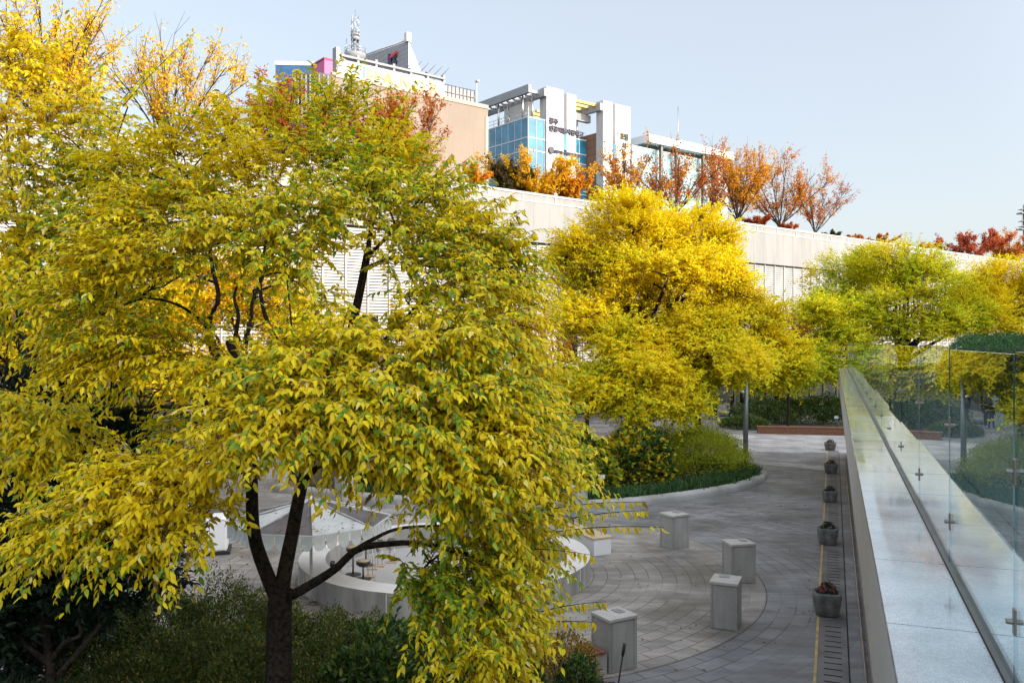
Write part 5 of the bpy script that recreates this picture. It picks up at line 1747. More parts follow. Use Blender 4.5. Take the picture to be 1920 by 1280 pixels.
# canopies
def canopy(label, xy, r, eave, apex, dark, n=8, rz=0.0, val=.30, pole=True):
    t = empty('parasol', (*xy, 0), label, 'parasol', rz=rz)
    mb = MB()
    A_ = (0, 0, apex)
    ring_ = [(r * math.cos(2 * math.pi * k / n), r * math.sin(2 * math.pi * k / n), eave) for k in range(n)]
    for k in range(n):
        a, b2 = ring_[k], ring_[(k + 1) % n]
        md = tuple((a[i] + b2[i]) / 2 * (.5 if i < 2 else 1) for i in range(3))
        m1 = tuple((a[i] + A_[i]) / 2 + (0, 0, -.04)[i] for i in range(3)); m2 = tuple((b2[i] + A_[i]) / 2 + (0, 0, -.04)[i] for i in range(3))
        mi = 1 if dark[k % len(dark)] else 0
        mb.add([a, b2, m2, m1, A_], [(0, 1, 2, 3), (3, 2, 4)], mi)
    o_ = mb.build('canopy', [M['canvas_white'], M['canvas_dark']], t)
    sm = o_.modifiers.new('thick', 'SOLIDIFY'); sm.thickness = .012
    mb = MB()
    for k in range(n):
        a, b2 = np.array(ring_[k]), np.array(ring_[(k + 1) % n])
        q = 5
        for s_ in range(q):
            p0_, p1_ = a + (b2 - a) * (s_ + .03) / q, a + (b2 - a) * (s_ + .97) / q
            outv = np.array((*(p0_ + p1_)[:2], 0)); outv /= np.linalg.norm(outv)
            pts = [p0_ + np.array((0, 0, .012)), p1_ + np.array((0, 0, .012))]
            for w_ in np.linspace(1, 0, 7):
                c_ = p0_ + (p1_ - p0_) * w_
                dz_ = val * (.55 + .45 * math.sqrt(max(0, 1 - (2 * w_ - 1) ** 2)))
                pts.append(c_ - np.array((0, 0, dz_)) + outv * .03 * math.sin(w_ * math.pi))
            mb.add([p_ + outv * .016 for p_ in pts], [tuple(range(len(pts)))])
    v_ = mb.build('valance', M['canvas_valance'], t)
    sm = v_.modifiers.new('thick', 'SOLIDIFY'); sm.thickness = .008
    mb = MB()
    for k in range(n): mb.tube([A_, ring_[k]], .018, 6)
    for k in range(n): mb.tube([ring_[k], ring_[(k + 1) % n]], .016, 6)
    mb.build('ribs', M['canvas_white'], t)
    mb = MB(); mb.tube([(0, 0, .05), (0, 0, apex + .06)], .035, 10); mb.build('pole', M['off_white'], t)
    mb = MB(); mb.lathe([(.12, 0), (.12, .03), (.05, .05)], 16); mb.build('base', M['steel_dark'], t)
    return t


canopy('leaf-strewn parasol with alternating dark and white panels and scalloped edge', (-4.45, 18.9), 1.75, 1.87, 2.32, (0, 1), 8, R(22.5 - 8))
canopy('white parasol behind, with a pale valance', (-9.9, 27.8), 1.7, 2.0, 2.5, (0, 0), 8, R(10))
canopy('cream parasol farther off behind the hanging left lobe', (-13.2, 32.0), 1.9, 2.1, 2.7, (0, 0), 8, R(30))
# white kiosk and slim pole
p = gnd(388, 1036)
t = empty('white_kiosk', (p[0], p[1], 0), 'white rounded kiosk cabinet on a dark plinth beyond the parasol', 'kiosk', rz=R(15))
mb = MB(); bx(mb, -.55, .55, -.3, .5, .08, 1.0); bx(mb, -.62, -.2, -.3, .45, 1.003, 1.5); mb.build('cabinet', M['white_paint'], t, bevel=.06)
mb = MB(); bx(mb, -.62, .62, -.36, .56, 0, .078); mb.build('plinth', M['black'], t)
p = gnd(328, 1100)
t = empty('white_pole', (p[0], p[1], 0), 'slim white pole at the edge of the shrubs left of the parasol', 'pole')
mb = MB(); mb.tube([(0, 0, 0), (0, 0, 2.2)], .028, 8); mb.build('pole', M['white_paint'], t)
mb = MB(); mb.lathe([(.12, 0), (.12, .02), (.03, .04)], 12); mb.build('base', M['off_white'], t)
p = gnd(257, 960)
t = empty('signal_post', (p[0], p[1], 0), 'white post with grey equipment boxes behind the left branches', 'post')
hz = EYE - (735 - 640) / FPX * p[1]
mb = MB(); mb.tube([(0, 0, 0), (0, 0, hz)], .08, 10); mb.build('post', M['off_white'], t)
mb = MB(); mb.box((.25, 0, hz - .3), (.9, .3, .7)); mb.box((.75, .2, hz - .55), (.55, .3, .9)); mb.build('box', M['roof_grey'], t, bevel=.02)

# lamp post
lp = empty('lamp_post', (10.24, 37.4, 0), 'grey lamp post with a small capsule light at the tip of the shrub island', 'lamp')
mb = MB(); mb.tube([(0, 0, .0), (0, 0, 4.5)], [.115, .10], 14); mb.build('pole', M['pole_paint'], lp)
mb = MB(); mb.lathe([(.2, 0.0), (.2, .06), (.14, .1)], 14); mb.build('foot', M['steel_dark'], lp)
mb = MB(); mb.tube([(-.17, -.06, 3.12), (-.17, -.06, 3.55)], .10, 12); mb.build('light_body', M['black'], lp)
mb = MB(); mb.lathe([(.105, 3.552), (.10, 3.62), (.06, 3.66), (.01, 3.67)], 12, (-.17, -.06, 0)); mb.build('light_cap', M['lamp_white'], lp)
mb = MB(); mb.box((-.1, -.03, 3.1), (.2, .06, .04)); mb.box((-.1, -.03, 3.57), (.14, .06, .03)); mb.build('bracket', M['pole_paint'], lp)
mb = MB(); mb.lathe([(.12, 4.5), (.16, 4.53), (.16, 4.7), (.05, 4.74)], 14); mb.build('lamp_head', M['pole_paint'], lp)

# thin black garden light at the bed edge
p = gnd(1148, 1310)
gl = empty('garden_light', (p[0], p[1] - .3, 0), 'thin leaning black garden spike light beside the bench pillar', 'lamp')
a0 = at(1158, 1290, p[1] - .3) - np.array(gl.location); a1 = at(1171, 1206, p[1] - .3) - np.array(gl.location)
mb = MB(); mb.tube([(0, 0, 0), a0, a0 + (a1 - a0) * .75], .013, 8); mb.build('stake', M['black'], gl)
mb = MB(); mb.tube([a0 + (a1 - a0) * .72, a0 + (a1 - a0) * .78, a1], [.018, .026, .028], 10); mb.build('head', M['black'], gl)

# shrub island: kerb, soil, ground cover, shrubs
isl = [(-9, 33), (-4, 30.6), (0.5, 29.6), (2.8, 29.75), (4.7, 30.45), (6.9, 31.8), (8.8, 33.4), (10.1, 35.2), (10.75, 36.8), (10.5, 38.6), (9.2, 40.8), (6.5, 43.6), (1, 46), (-5, 46), (-10, 41)]
IS = spline(isl + [isl[0]], 90)[:-1]
mb = MB(); mb.prism([tuple(p) for p in IS], 0, .12); tag(mb.build('island_soil', M['soil']), kind='structure')
mb = MB(); pts = [(p[0], p[1], .12) for p in IS] + [(IS[0][0], IS[0][1], .12)]
prof = []
vs_, fs_ = [], []
N_ = len(IS)
for i in range(N_):
    t_ = IS[(i + 1) % N_] - IS[i - 1]; nrm_ = np.array((t_[1], -t_[0])); nrm_ /= np.linalg.norm(nrm_)
    for (off, z_) in ((.22, 0), (.22, .16), (.17, .24), (.06, .285), (-.08, .285), (-.18, .25), (-.2, .12)):
        q = IS[i] + nrm_ * off; vs_.append((q[0], q[1], z_))
for i in range(N_):
    j = (i + 1) % N_
    if i % 6 == 0: continue
    for k in range(6): fs_.append((i * 7 + k, j * 7 + k, j * 7 + k + 1, i * 7 + k + 1))
for i in range(0, N_, 6):
    j = (i + 1) % N_
    for k in range(6): fs_.append((i * 7 + k, j * 7 + k, j * 7 + k + 1, i * 7 + k + 1))
mb.add(vs_, fs_, 0, True)
tag(mb.build('island_kerb', M['kerb_stone']), 'rounded pale stone kerb curving round the shrub island', 'kerb')


def blades(name, pts, h, col, parent=None, label=None, spread=.5, wid=.09, per=14):
    n_ = len(pts) * per
    base = np.repeat(pts, per, 0) + rng.normal(0, .05, (n_, 3)) * np.array((1, 1, 0))
    d_ = rng.normal(0, spread, (n_, 3)) + np.array((0, 0, 1.0)); d_[:, 2] = np.abs(d_[:, 2])
    cc = np.array(col)[rng.integers(0, len(col), n_)] * rng.uniform(.7, 1.3, (n_, 1))
    o_ = leaves(name, base, d_, rng.normal(0, 1, (n_, 3)) + np.array((0, -.5, .6)), rng.uniform(.6, 1.2, n_) * h, wid, cc, SHAPE_BLADE, M['leaf_dark'], parent)
    return o_


from mathutils import geometry
pts = []
for i in range(N_):
    t_ = IS[(i + 1) % N_] - IS[i - 1]; nrm_ = np.array((t_[1], -t_[0])); nrm_ /= np.linalg.norm(nrm_)
    if IS[i][0] < -6 or IS[i][1] > 41.5: continue
    for k in range(26):
        q = IS[i] - nrm_ * rng.uniform(.22, 1.5) + rng.normal(0, .12, 2)
        pts.append((q[0], q[1], .12))
o_ = blades('border_grass', np.array(pts), .40, [(.045, .11, .03), (.07, .14, .035), (.03, .075, .025)])
tag(o_, 'dark green grassy ground cover along the island kerb', 'ground cover', kind='stuff')


def shrub(name, label, c, rad, n, leaf, pal, w, greens=None, gw=0, shape=SHAPE_FOUR, mt='leaf_far', cat='shrub', seed=1, stems=10, wid=.6, group=None, spiky=0.0, flat=.0, bark='bark_grey'):
    """rounded shrub: leaf-sized faces through an uneven ellipsoid, with stems"""
    c = np.array(c, float); rad = np.array(rad, float)
    root = empty(name, (c[0], c[1], c[2]), label, cat, group)
    u = sph(n)
    u[:, 2] = np.where(u[:, 2] < -.2, -u[:, 2], u[:, 2])
    lump = 1 + .16 * fbm(u * 2.2, 1.6, seed) + .10 * fbm(u * 5, 1.7, seed + 1)
    r_ = lump * (.62 + .38 * rng.uniform(0, 1, n) ** .45)
    if spiky: r_ *= 1 + spiky * rng.uniform(0, 1, n) ** 6
    pos = u * r_[:, None] * rad + np.array((0, 0, rad[2] * .25))
    pos[:, 2] = np.maximum(pos[:, 2], .03)
    ax_ = unit(u + rng.normal(0, .7, (n, 3)) + np.array((0, 0, .25)))
    up_ = u * .5 + rng.normal(0, .5, (n, 3)) + np.array((0, 0, .7))
    patch = fbm(pos, 1.2, seed)
    col = palette_mix(n, pal, w, patch, greens, gw)
    leaves('foliage', pos, ax_, up_, rng.uniform(.65, 1.25, n) * leaf, wid, np.clip(col, 0, .9), shape, M[mt], root)
    st = []
    for k in range(stems):
        d_ = unit(np.array((rng.normal(0, .6), rng.normal(0, .6), 1.0)))
        e_ = d_ * rad * np.array((.8, .8, 1.0))
        st.append(spline([(rng.normal(0, .08), rng.normal(0, .08), 0), e_ * .5 + rng.normal(0, .04, 3), e_], 6))
    wood('stems', [(np.array(st), np.linspace(.02, .006, 6)[None].repeat(stems, 0), 5)], M[bark], root)
    return root


BUSH = [(.46, .52, .04), (.56, .58, .05), (.34, .42, .04), (.62, .54, .04)]
shrub('round_shrub', 'big fine-leaved olive shrub at the tip of the island by the lamp post', (8.1, 36.6, .1), (2.0, 1.8, 1.55), 26000, .085, BUSH, [3, 3, 3, .6], seed=51, wid=.4, spiky=.25)
shrub('round_shrub', 'olive shrub left of the lamp post shrub, rising toward the tree trunk', (5.8, 37.6, .1), (1.9, 1.8, 1.75), 22000, .085, BUSH, [3, 3, 3, .8], seed=52, wid=.4, spiky=.25)
shrub('round_shrub', 'low olive shrub behind the island tip', (8.6, 39.6, .1), (1.6, 1.5, 1.2), 12000, .085, BUSH, [3, 3, 3, .6], seed=53, wid=.4, spiky=.25)
shrub('broadleaf_shrub', 'broad-leaved shrub turning yellow and orange in front of the island trees', (4.7, 33.6, .1), (1.7, 1.2, 1.75), 6500, .17, [(.66, .50, .02), (.60, .42, .02), (.40, .42, .03), (.66, .34, .02)], [3, 2, 3.5, .5], [(.04, .10, .025), (.06, .13, .03)], .35, SHAPE_ROUND, 'leaf_far', seed=54, wid=.85)
shrub('broadleaf_shrub', 'dark broad-leaved shrub with yellow tips behind the hanging twigs', (2.4, 32.4, .1), (1.7, 1.3, 1.7), 6500, .17, [(.56, .48, .02), (.26, .34, .03), (.60, .44, .02)], [2, 3, 1], [(.03, .08, .02), (.05, .11, .03)], .45, SHAPE_ROUND, 'leaf_far', seed=55, wid=.85)
shrub('broadleaf_shrub', 'orange-tinted shrub behind the parasol top', (-4.2, 33.0, .1), (2.2, 1.4, 1.5), 7000, .15, [(.42, .20, .02), (.30, .20, .02), (.12, .14, .03)], [2, 2, 2], [(.04, .09, .02)], .3, SHAPE_ROUND, 'leaf_far', seed=56, wid=.8)
# small name plate at island edge
for (px, py, lab) in ((1128, 893, 'small blue plant label on a stake under the broad-leaved shrub'),):
    p = at(px, py, 30.6)
    t = empty('plant_label', (p[0], p[1], .12), lab, 'sign')
    mb = MB(); mb.box((0, 0, p[2] - .12), (.22, .02, .14), mat=Matrix.Rotation(R(-25), 3, 'X')); mb.build('plate', M['sign_plate'], t)
    mb = MB(); mb.tube([(0, .02, 0), (0, .02, p[2] - .13)], .012, 6); mb.build('stake', M['black'], t)

# back bed: dark shrubs, brown seat wall, rocks, plate
DK = [(.06, .12, .03), (.09, .15, .03), (.06, .09, .025), (.22, .22, .03)]
for i, (px, Y, rx, rz_, lab) in enumerate([
    (1430, 60, 2.2, 1.3, 'dark shrub at the left of the far bed, yellow flecked'), (1490, 61, 2.2, 1.4, 'dark shrub below the green tree in the far bed'),
    (1545, 60, 2.4, 1.6, 'dark shrub in the far bed next to the parapet end'), (1590, 59, 2.0, 1.5, 'dark shrub half behind the parapet end'), (1395, 57.5, 1.5, .6, 'low dark ground shrub with white flowers left of the brown seat')]):
    p = at(px, 0, Y)
    shrub('evergreen_shrub', lab, (p[0], p[1], .05), (rx, 1.8, rz_), 6000, .15, DK, [3, 3, 2, .7], seed=70 + i, mt='leaf_dark')
mb = MB()
ba, bb2 = gnd(1421, 812.5), gnd(1600, 815.5)
dv = bb2 - ba; ln = np.linalg.norm(dv); a = math.atan2(dv[1], dv[0])
sw = empty('seat_wall', ((ba + bb2) / 2)[:2].tolist() + [0], 'long reddish-brown timber seat along the front of the far bed', 'bench', rz=a)
bx(mb, -ln / 2, ln / 2, 0, .6, .0, .40); mb.build('base', M['wood'], sw, bevel=.01)
mb = MB()
for k in range(5): bx(mb, -ln / 2 - .03, ln / 2 + .03, -.04 + k * .132, -.04 + k * .132 + .12, .403, .45)
mb.build('seat', M['wood'], sw, bevel=.006)
for (px, py, s_, lab) in ((1386, 790, .75, 'dark rounded boulder beside the walking person'), (1414, 782, 1.15, 'large dark boulder left of the tree in the far bed')):
    p = gnd(px, py + 2)
    bm = bmesh.new(); bmesh.ops.create_icosphere(bm, subdivisions=3, radius=1)
    for v in bm.verts:
        k_ = 1 + .13 * math.sin(v.co.x * 3.1 + v.co.y * 2) + .1 * math.sin(v.co.z * 4 + v.co.y * 3.3)
        v.co = Vector((v.co.x * s_ * k_ * 1.1, v.co.y * s_ * .8 * k_, max(-.1, v.co.z * s_ * .8 * k_)))
    me = bpy.data.meshes.new('boulder'); bm.to_mesh(me); bm.free(); me.materials.append(M['rock'])
    for pl in me.polygons: pl.use_smooth = True
    o_ = link_mesh(me, 'boulder'); o_.location = (p[0], p[1], 0.0); tag(o_, lab, 'rock')
p = at(1568, 782, 54.5)
t = empty('plant_label', (p[0], p[1], .0), 'small pale blue plant label at the far bed by the parapet', 'sign')
mb = MB(); mb.box((0, 0, p[2]), (.26, .02, .17)); mb.build('plate', M['sign_plate'], t)
mb = MB(); mb.tube([(0, .02, 0), (0, .02, p[2] - .05)], .014, 6); mb.build('stake', M['black'], t)
# white flowers as tiny rosettes in the low far bed shrub
# information column and round stone tubs near the people
p = gnd(1322, 782)
t = empty('information_panel', (p[0], p[1], 0), 'narrow upright information panel with a bluish face beside the two people', 'sign')
mb = MB(); bx(mb, -.3, .3, -.05, .05, .05, 2.1); mb.build('panel', M['sign_plate'], t, bevel=.01)
mb = MB(); bx(mb, .303, .36, -.06, .06, 0, 2.15); mb.build('frame', M['beige_edge'], t)
for i, (px, lab) in enumerate(((1349, 'round pale stone tub left, beside the people'), (1359, 'round pale stone tub right, beside the walking person'))):
    p = gnd(px, 780)
    t = empty('stone_tub', (p[0], p[1], 0), lab, 'planter', 'round stone tubs')
    mb = MB(); mb.lathe([(.22, 0), (.33, .1), (.40, .3), (.36, .42), (.30, .44), (.28, .38)], 18); mb.build('tub', M['granite'], t)

# people
def person(label, xy, rz, joints, radii, edges, shoe, hair=True):
    t = empty('person', (*xy, 0), label, 'person', rz=rz)
    me = bpy.data.meshes.new('body')
    me.from_pydata(joints, edges, [])
    o_ = link_mesh(me, 'body', t)
    sk = o_.modifiers.new('skin', 'SKIN')
    me.skin_vertices[0].data.foreach_get
    for i, r_ in enumerate(radii):
        me.skin_vertices[0].data[i].radius = (r_, r_ * .85) if not hasattr(r_, '__len__') else r_
    me.skin_vertices[0].data[0].use_root = True
    sb = o_.modifiers.new('sub', 'SUBSURF'); sb.levels = 2; sb.render_levels = 2
    dg = bpy.context.evaluated_depsgraph_get(); dg.update()
    m2 = bpy.data.meshes.new_from_object(o_.evaluated_get(dg))
    o_.modifiers.clear(); o_.data = m2
    for m_ in (M['cloth_black'], M['skin'], shoe): m2.materials.append(m_)
    for pl in m2.polygons:
        z_ = pl.center.z
        pl.material_index = 2 if z_ < .10 else (1 if z_ > 1.475 else 0)
        pl.use_smooth = True
    for i in HANDS:
        hj = Vector(joints[i])
        for pl in m2.polygons:
            if (pl.center - hj).length < .10 and pl.center.z < 1.2: pl.material_index = 1
    # hair cap
    bm = bmesh.new(); bmesh.ops.create_uvsphere(bm, u_segments=14, v_segments=10, radius=.108)
    hd = Vector(joints[HEAD])
    for v in bm.verts:
        v.co.z = v.co.z * 1.12
        if v.co.y < -.02 and v.co.z < .02: v.co.y *= .4
        v.co += hd + Vector((0, .018, .035))
    mh = bpy.data.meshes.new('hair'); bm.to_mesh(mh); bm.free(); mh.materials.append(M['hair'])
    for pl in mh.polygons: pl.use_smooth = True
    link_mesh(mh, 'hair', t)
    return t


HEAD = 5; HANDS = (9, 13)


def walker(stride, arm):
    j = [(0, 0, .92), (0, .005, 1.12), (0, .0, 1.32), (0, -.005, 1.42), (0, -.01, 1.50), (0, -.015, 1.62),
         (.17, 0, 1.38), (.21, arm * .5, 1.12), (.21, arm * .2 - .12, .92), (.21, arm * .2 - .17, .84),
         (-.17, 0, 1.38), (-.21, -arm * .5, 1.12), (-.21, -arm * .2 - .10, .92), (-.21, -arm * .2 - .15, .84),
         (.09, 0, .88), (.095, -stride * .5, .50), (.095, -stride * .85, .09), (.095, -stride * .85 - .16, .04),
         (-.09, 0, .88), (-.095, stride * .35, .50), (-.095, stride, .13), (-.095, stride - .13, .04)]
    e = [(0, 1), (1, 2), (2, 3), (3, 4), (4, 5), (2, 6), (6, 7), (7, 8), (8, 9), (2, 10), (10, 11), (11, 12), (12, 13), (0, 14), (14, 15), (15, 16), (16, 17), (0, 18), (18, 19), (19, 20), (20, 21)]
    r = [.15, .145, .17, .09, .06, .105, .075, .055, .042, .038, .075, .055, .042, .038, .10, .075, .05, .04, .10, .075, .05, .04]
    return j, r, e


j, r_, e = walker(.30, .18)
p = gnd(1372, 787)
person('person in black clothes and brown shoes walking to the right', p[:2], R(75), j, r_, e, M['shoe_brown'])
p = gnd(1334, 786.5)
j, r_, e = walker(.12, .1)
person('person in dark clothes with back turned, beside the information panel', p[:2], R(-160), j, r_, e, M['cloth_black'])
p = gnd(1342, 785)
j, r_, e = walker(.16, .12)
person('person in black with white shoes beside the one with back turned', p[:2], R(-40), j, r_, e, M['shoe_white'])

# ------------------------------------------------------------------ hedge on the deck, right edge
SH0, SH1 = -3.0, 30.0
hd_ = empty('trimmed_hedge', P(10, 3.6, ZC - .08), 'trimmed dark green hedge with rounded top on the deck behind the glass', 'hedge')
hr = np.array(P(10, 3.6, ZC - .08))
n = 90000
ss = SH0 + (SH1 - SH0) * rng.uniform(0, 1, n) ** 1.0
an = rng.uniform(-.1, math.pi + .1, n)
lump = 1 + .05 * np.sin(ss * 1.7) + .04 * np.sin(ss * 3.1 + 1) + rng.normal(0, .03, n)
endf = np.sqrt(np.clip(1 - (1 - np.clip((SH1 - ss) / 2.6, 0, 1)) ** 2, 0, 1))
HW, HH = .85, 1.36
q_ = 2.6
ca, sa = np.cos(an), np.sin(an)
k_ = (np.abs(ca) ** q_ + np.abs(sa) ** q_) ** (-1 / q_)
oo = 3.75 - ca * k_ * HW * lump * (.5 + .5 * endf)
zz = ZC - .08 + np.maximum(.0, sa * k_ * HH * lump * (.35 + .65 * endf))
pos = np.stack([ss * SN + oo * CS, ss * CS - oo * SN, zz], 1) - hr
nor = np.stack([-ca * CS, ca * SN, sa], 1)
cc = palette_mix(n, [(.05, .14, .05), (.08, .20, .06), (.04, .10, .04)], [2, 2, 1])
leaves('foliage', pos, nor * .6 + rng.normal(0, .6, (n, 3)) + np.array((0, 0, .3)), nor + rng.normal(0, .5, (n, 3)), rng.uniform(.6, 1.2, n) * .055, .6, cc, SHAPE_FOUR, M['leaf_dark'], hd_)
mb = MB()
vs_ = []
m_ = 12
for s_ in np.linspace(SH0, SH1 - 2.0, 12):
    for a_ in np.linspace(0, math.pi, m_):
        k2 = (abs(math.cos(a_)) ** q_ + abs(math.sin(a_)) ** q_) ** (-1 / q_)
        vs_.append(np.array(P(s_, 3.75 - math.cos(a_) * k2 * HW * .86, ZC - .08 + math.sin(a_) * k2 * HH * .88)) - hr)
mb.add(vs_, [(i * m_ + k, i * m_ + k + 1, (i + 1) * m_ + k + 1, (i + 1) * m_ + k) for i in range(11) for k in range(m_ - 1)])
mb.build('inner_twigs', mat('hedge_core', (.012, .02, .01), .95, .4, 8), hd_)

# ------------------------------------------------------------------ planted bed in front, below the viewer
mb = MB()
gx = np.linspace(-16, 2.0, 46); gy = np.linspace(1.5, 15.2, 36)


def bed_z(X, Y):
    edge = 14.6 + .5 * math.sin(X * .7) + (.0 if X < -3 else -.05 * (X + 3))
    right = 1.75 - max(0, (12 - Y)) * .0
    h = max(0.0, edge - Y) * .34
    h = min(h, 3.0)
    h *= min(1, max(0, (right - X) / 2.2)) ** .7 if X > right - 2.2 else 1
    return h + .05 * math.sin(X * 2.1 + Y) * min(1, h * 2) - .012


vs_ = [(x, y, bed_z(x, y)) for y in gy for x in gx]
w_ = len(gx)
mb.add(vs_, [(i * w_ + k, i * w_ + k + 1, (i + 1) * w_ + k + 1, (i + 1) * w_ + k) for i in range(len(gy) - 1) for k in range(w_ - 1)], 0, True)
tag(mb.build('bed_soil', M['soil']), kind='structure')

AZ = [(.065, .105, .022), (.11, .14, .022), (.04, .07, .018), (.15, .11, .03), (.24, .21, .03)]


def bsh(px, Y, top, rx, lab, n=9000, pal=AZ, w=(3, 3, 2, 1, .8), leaf=.045, seed=1, depth=.9, name='azalea_shrub', shape=SHAPE_FOUR, mt='leaf_dark', greens=None, gw=0, wid=.55):
    x = (px - 960) / FPX * Y
    z0 = bed_z(x, Y)
    zt = EYE - (top - 640) / FPX * Y
    rz_ = (zt - z0) / 1.25
    return shrub(name, lab, (x, Y, z0), (rx / FPX * Y, depth, max(.25, rz_)), n, leaf, pal, list(w), greens, gw, shape, mt, seed=seed, stems=14, wid=wid, spiky=.12, bark='bark')


for i, (px, Y, top, rx, lab) in enumerate([
    (300, 12.6, 1115, 110, 'olive azalea shrub left of the trunk, against the paving'), (420, 12.9, 1100, 110, 'olive azalea shrub just left of the forked trunk'),
    (520, 13.4, 1120, 100, 'olive azalea shrub behind the forked trunk'), (620, 13.6, 1150, 90, 'olive azalea shrub right of the trunk below the ring wall'),
    (700, 13.8, 1165, 90, 'low olive azalea shrub under the long right branch'), (380, 10.6, 1190, 130, 'dark azalea shrub in the front row left of the trunk'),
    (270, 10.2, 1230, 120, 'dark azalea shrub low in the front row near the evergreen'), (470, 10.0, 1225, 100, 'dark azalea shrub in front of the trunk foot'),
    (620, 11.0, 1190, 110, 'dark azalea shrub in the front row right of the trunk'), (200, 12.0, 1135, 90, 'olive azalea shrub beside the dark evergreen'),
    (560, 9.6, 1262, 120, 'dark azalea shrub at the bottom edge beside the trunk')]):
    bsh(px, Y, top, rx, lab, seed=100 + i, n=15000, leaf=.05)
HY = [(.07, .13, .025), (.12, .19, .03), (.035, .08, .02), (.30, .34, .05)]
for i, (px, Y, top, rx, lab) in enumerate([
    (720, 11.6, 1172, 80, 'glossy green shrub with pale tips right of the trunk'), (800, 11.0, 1190, 85, 'glossy green shrub below the drooping lobe'),
    (700, 9.8, 1215, 100, 'dark glossy shrub at the bottom right of the trunk'), (860, 9.8, 1240, 90, 'dark glossy shrub under the tip of the drooping lobe'), (960, 10.6, 1250, 70, 'dark glossy shrub left of the yellow twiggy one')]):
    bsh(px, Y, top, rx, lab, seed=130 + i, n=3600, pal=HY, w=(3, 2, 4, .7), leaf=.10, name='glossy_shrub', shape=SHAPE_FULL)
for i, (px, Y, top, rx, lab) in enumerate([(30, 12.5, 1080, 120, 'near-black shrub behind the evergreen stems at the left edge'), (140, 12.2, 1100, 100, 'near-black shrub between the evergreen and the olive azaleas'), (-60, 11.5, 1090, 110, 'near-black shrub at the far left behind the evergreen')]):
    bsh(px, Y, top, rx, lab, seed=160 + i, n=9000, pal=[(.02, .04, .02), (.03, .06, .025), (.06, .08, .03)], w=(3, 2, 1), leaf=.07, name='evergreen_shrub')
bsh(1062, 12.4, 1185, 62, 'twiggy shrub with small yellow and orange leaves beside the bench', n=2600, pal=[(.45, .26, .025), (.35, .14, .03), (.40, .32, .03), (.10, .13, .03)], w=(3, 2, 2, 1.5), leaf=.06, seed=141, name='twiggy_shrub', mt='leaf_far', depth=.6)
bsh(1085, 11.8, 1232, 50, 'small dark green shrub under the yellow twiggy one', n=2600, pal=HY, w=(2, 1, 4, .3), leaf=.06, seed=142, name='glossy_shrub', depth=.5, shape=SHAPE_FULL)
pts = np.array([(x, y, max(0, bed_z(x, y))) for x, y in zip(rng.uniform(1.0, 1.75, 160), rng.uniform(11.6, 13.6, 160))])
tag(blades('grass_tuft', pts, .28, [(.09, .17, .03), (.12, .2, .03), (.06, .12, .03)], wid=.045), 'bright green grass tufts at the foot of the bench pillar', 'grass', kind='stuff')
pts = np.array([(x, y, max(0, bed_z(x, y))) for x, y in zip(rng.uniform(-6.0, -3.2, 150), rng.uniform(7.6, 9.6, 150))])
tag(blades('mondo_grass', pts, .36, [(.02, .045, .018), (.03, .06, .02)], wid=.05), 'dark strap-leaved grass under the evergreen', 'grass', kind='stuff')

# dark evergreen mass at the left
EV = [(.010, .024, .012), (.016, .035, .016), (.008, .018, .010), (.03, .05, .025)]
ev_base = np.array((-5.6, 10.4, bed_z(-5.6, 10.4)))
ev = empty('evergreen_tree', ev_base, 'dark glossy evergreen with crooked low stems at the left edge', 'tree')
cl = []
for (px, py, rx, ry, Y, tw) in [(40, 760, 110, 60, 10.8, 50), (150, 760, 90, 50, 10.6, 46), (220, 800, 50, 60, 10.4, 30), (60, 870, 110, 70, 10.2, 60), (170, 880, 80, 70, 10.2, 50),
                                (40, 990, 110, 70, 9.8, 60), (150, 1000, 90, 70, 9.8, 50), (230, 1020, 60, 60, 9.9, 36), (70, 1090, 110, 50, 9.6, 50), (190, 1090, 90, 50, 9.7, 40), (280, 1080, 40, 40, 10, 18), (-40, 900, 80, 200, 10.5, 60), (100, 920, 120, 120, 11.4, 60), (-20, 1130, 80, 60, 9.6, 30), (250, 900, 30, 60, 10.6, 14), (20, 1150, 80, 50, 9.3, 30), (-30, 1190, 60, 60, 9.2, 24), (60, 1200, 60, 40, 9.9, 20), (130, 1150, 70, 50, 10.2, 26), (0, 1060, 70, 60, 9.4, 30), (220, 950, 50, 50, 10.2, 20)]:
    k = Y / FPX
    cl.append((at(px, py, Y) - ev_base, np.array((rx * k, .55, ry * k)), tw * 3))
evl = lambda *q: [at(*p) - ev_base for p in q]
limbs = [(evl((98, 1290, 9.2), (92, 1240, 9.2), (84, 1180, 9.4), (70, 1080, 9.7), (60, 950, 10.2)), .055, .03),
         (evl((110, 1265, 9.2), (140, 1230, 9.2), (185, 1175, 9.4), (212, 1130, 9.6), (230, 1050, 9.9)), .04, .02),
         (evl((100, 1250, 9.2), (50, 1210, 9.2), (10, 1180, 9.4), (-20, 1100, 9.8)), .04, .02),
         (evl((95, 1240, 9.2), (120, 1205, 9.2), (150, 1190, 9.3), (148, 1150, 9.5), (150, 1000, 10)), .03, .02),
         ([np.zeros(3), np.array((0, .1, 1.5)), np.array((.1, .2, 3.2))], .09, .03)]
grow(ev, limbs, cl, np.array((0, 0, 1.5)), dict(near, L=.42, n=12, leaf=.10, wid=.42, twk=1.3, pal=EV, w=[3, 3, 2, .5], greens=None, droop=.05, hang=.1, lift=.3, mat=M['leaf_dark'], bark=M['bark'], sub=2, shape=SHAPE_FULL, twig_keep=.5))

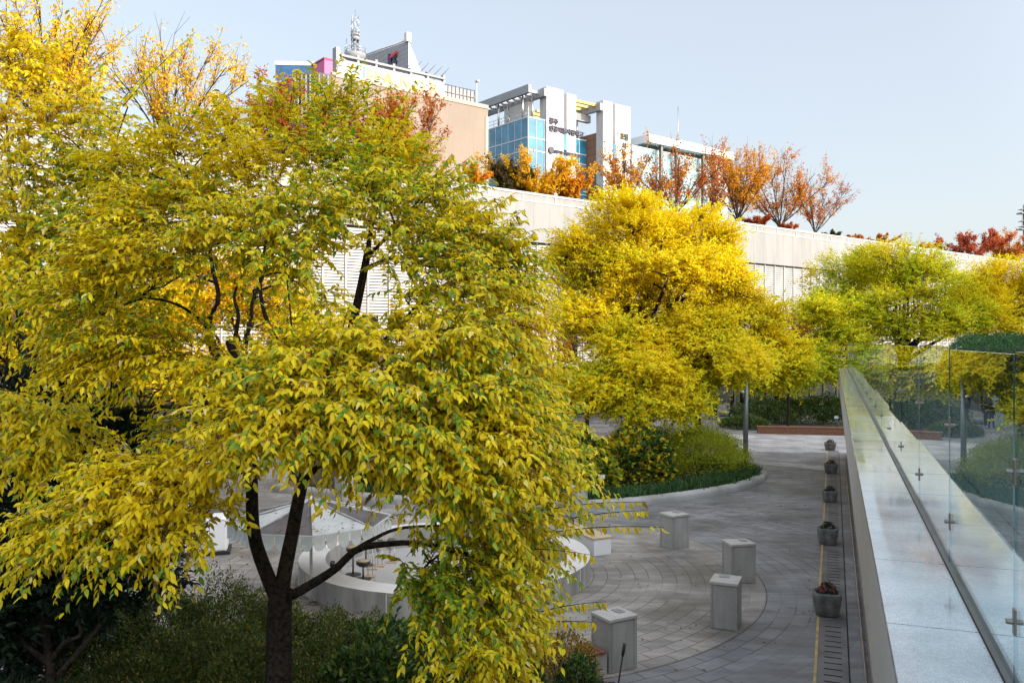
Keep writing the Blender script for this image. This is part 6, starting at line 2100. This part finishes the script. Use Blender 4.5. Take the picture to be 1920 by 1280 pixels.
# ------------------------------------------------------------------ fallen leaves
def litter(name, label, X, Y, Z, size, pal):
    n_ = len(X)
    pos = np.stack([X, Y, Z], 1)
    a_ = rng.uniform(0, 2 * math.pi, n_)
    ax_ = np.stack([np.cos(a_), np.sin(a_), rng.normal(0, .12, n_)], 1)
    up_ = rng.normal(0, .3, (n_, 3)) + np.array((0, 0, 1))
    cc = np.array(pal)[rng.integers(0, len(pal), n_)] * rng.uniform(.7, 1.3, (n_, 1))
    o_ = leaves(name, pos, ax_, up_, rng.uniform(.6, 1.2, n_) * size, .55, np.clip(cc, 0, .9), SHAPE_FOUR, M['leaf_far'], None)
    return tag(o_, label, 'leaves', kind='stuff')


BRN = [(.30, .17, .08), (.38, .22, .09), (.22, .12, .06), (.45, .30, .12)]
n_ = 1500
Xl = rng.uniform(-12, -3.5, n_); Yl = rng.uniform(17.5, 30, n_)
cent = np.stack([rng.uniform(-12, -3.5, 45), rng.uniform(17.5, 30, 45)], 1)
pick = rng.integers(0, 45, n_)
Xl = np.where(rng.uniform(size=n_) < .5, cent[pick, 0] + rng.normal(0, .3, n_), Xl); Yl = np.where(Xl == Xl, Yl, Yl)
n2 = 1100
X2 = rng.uniform(0, 17, n2); Y2 = rng.uniform(15, 50, n2)
ok = X2 < Y2 * .36
litter('fallen_leaves', 'brown and yellow leaves lying scattered on the plaza paving', np.concatenate([Xl, X2[ok]]), np.concatenate([Yl, Y2[ok]]), np.full(n_ + ok.sum(), .015), .085, BRN + [(.5, .33, .05)])
# on the parasol
a_ = rng.uniform(0, 2 * math.pi, 260); rr2 = 1.62 * np.sqrt(rng.uniform(.05, 1, 260)); rr2 = np.where(rng.uniform(size=260) < .6, rng.uniform(1.3, 1.6, 260), rr2)
zc = 2.32 - (2.32 - 1.87) * rr2 / 1.66 + .03
litter('fallen_leaves', 'brown leaves caught on the parasol canopy', -4.45 + rr2 * np.cos(a_), 18.9 + rr2 * np.sin(a_), zc, .085, BRN)
n_ = 1400
Xb = rng.uniform(-9, 1, n_); Yb = rng.uniform(7, 14, n_)
litter('fallen_leaves', 'brown leaves lying on the dark soil of the front bed', Xb, Yb, np.array([max(0, bed_z(x, y)) for x, y in zip(Xb, Yb)]) + .03, .08, [(.16, .08, .03), (.22, .13, .04), (.1, .06, .03)])
print('leaves on the big tree', NB)
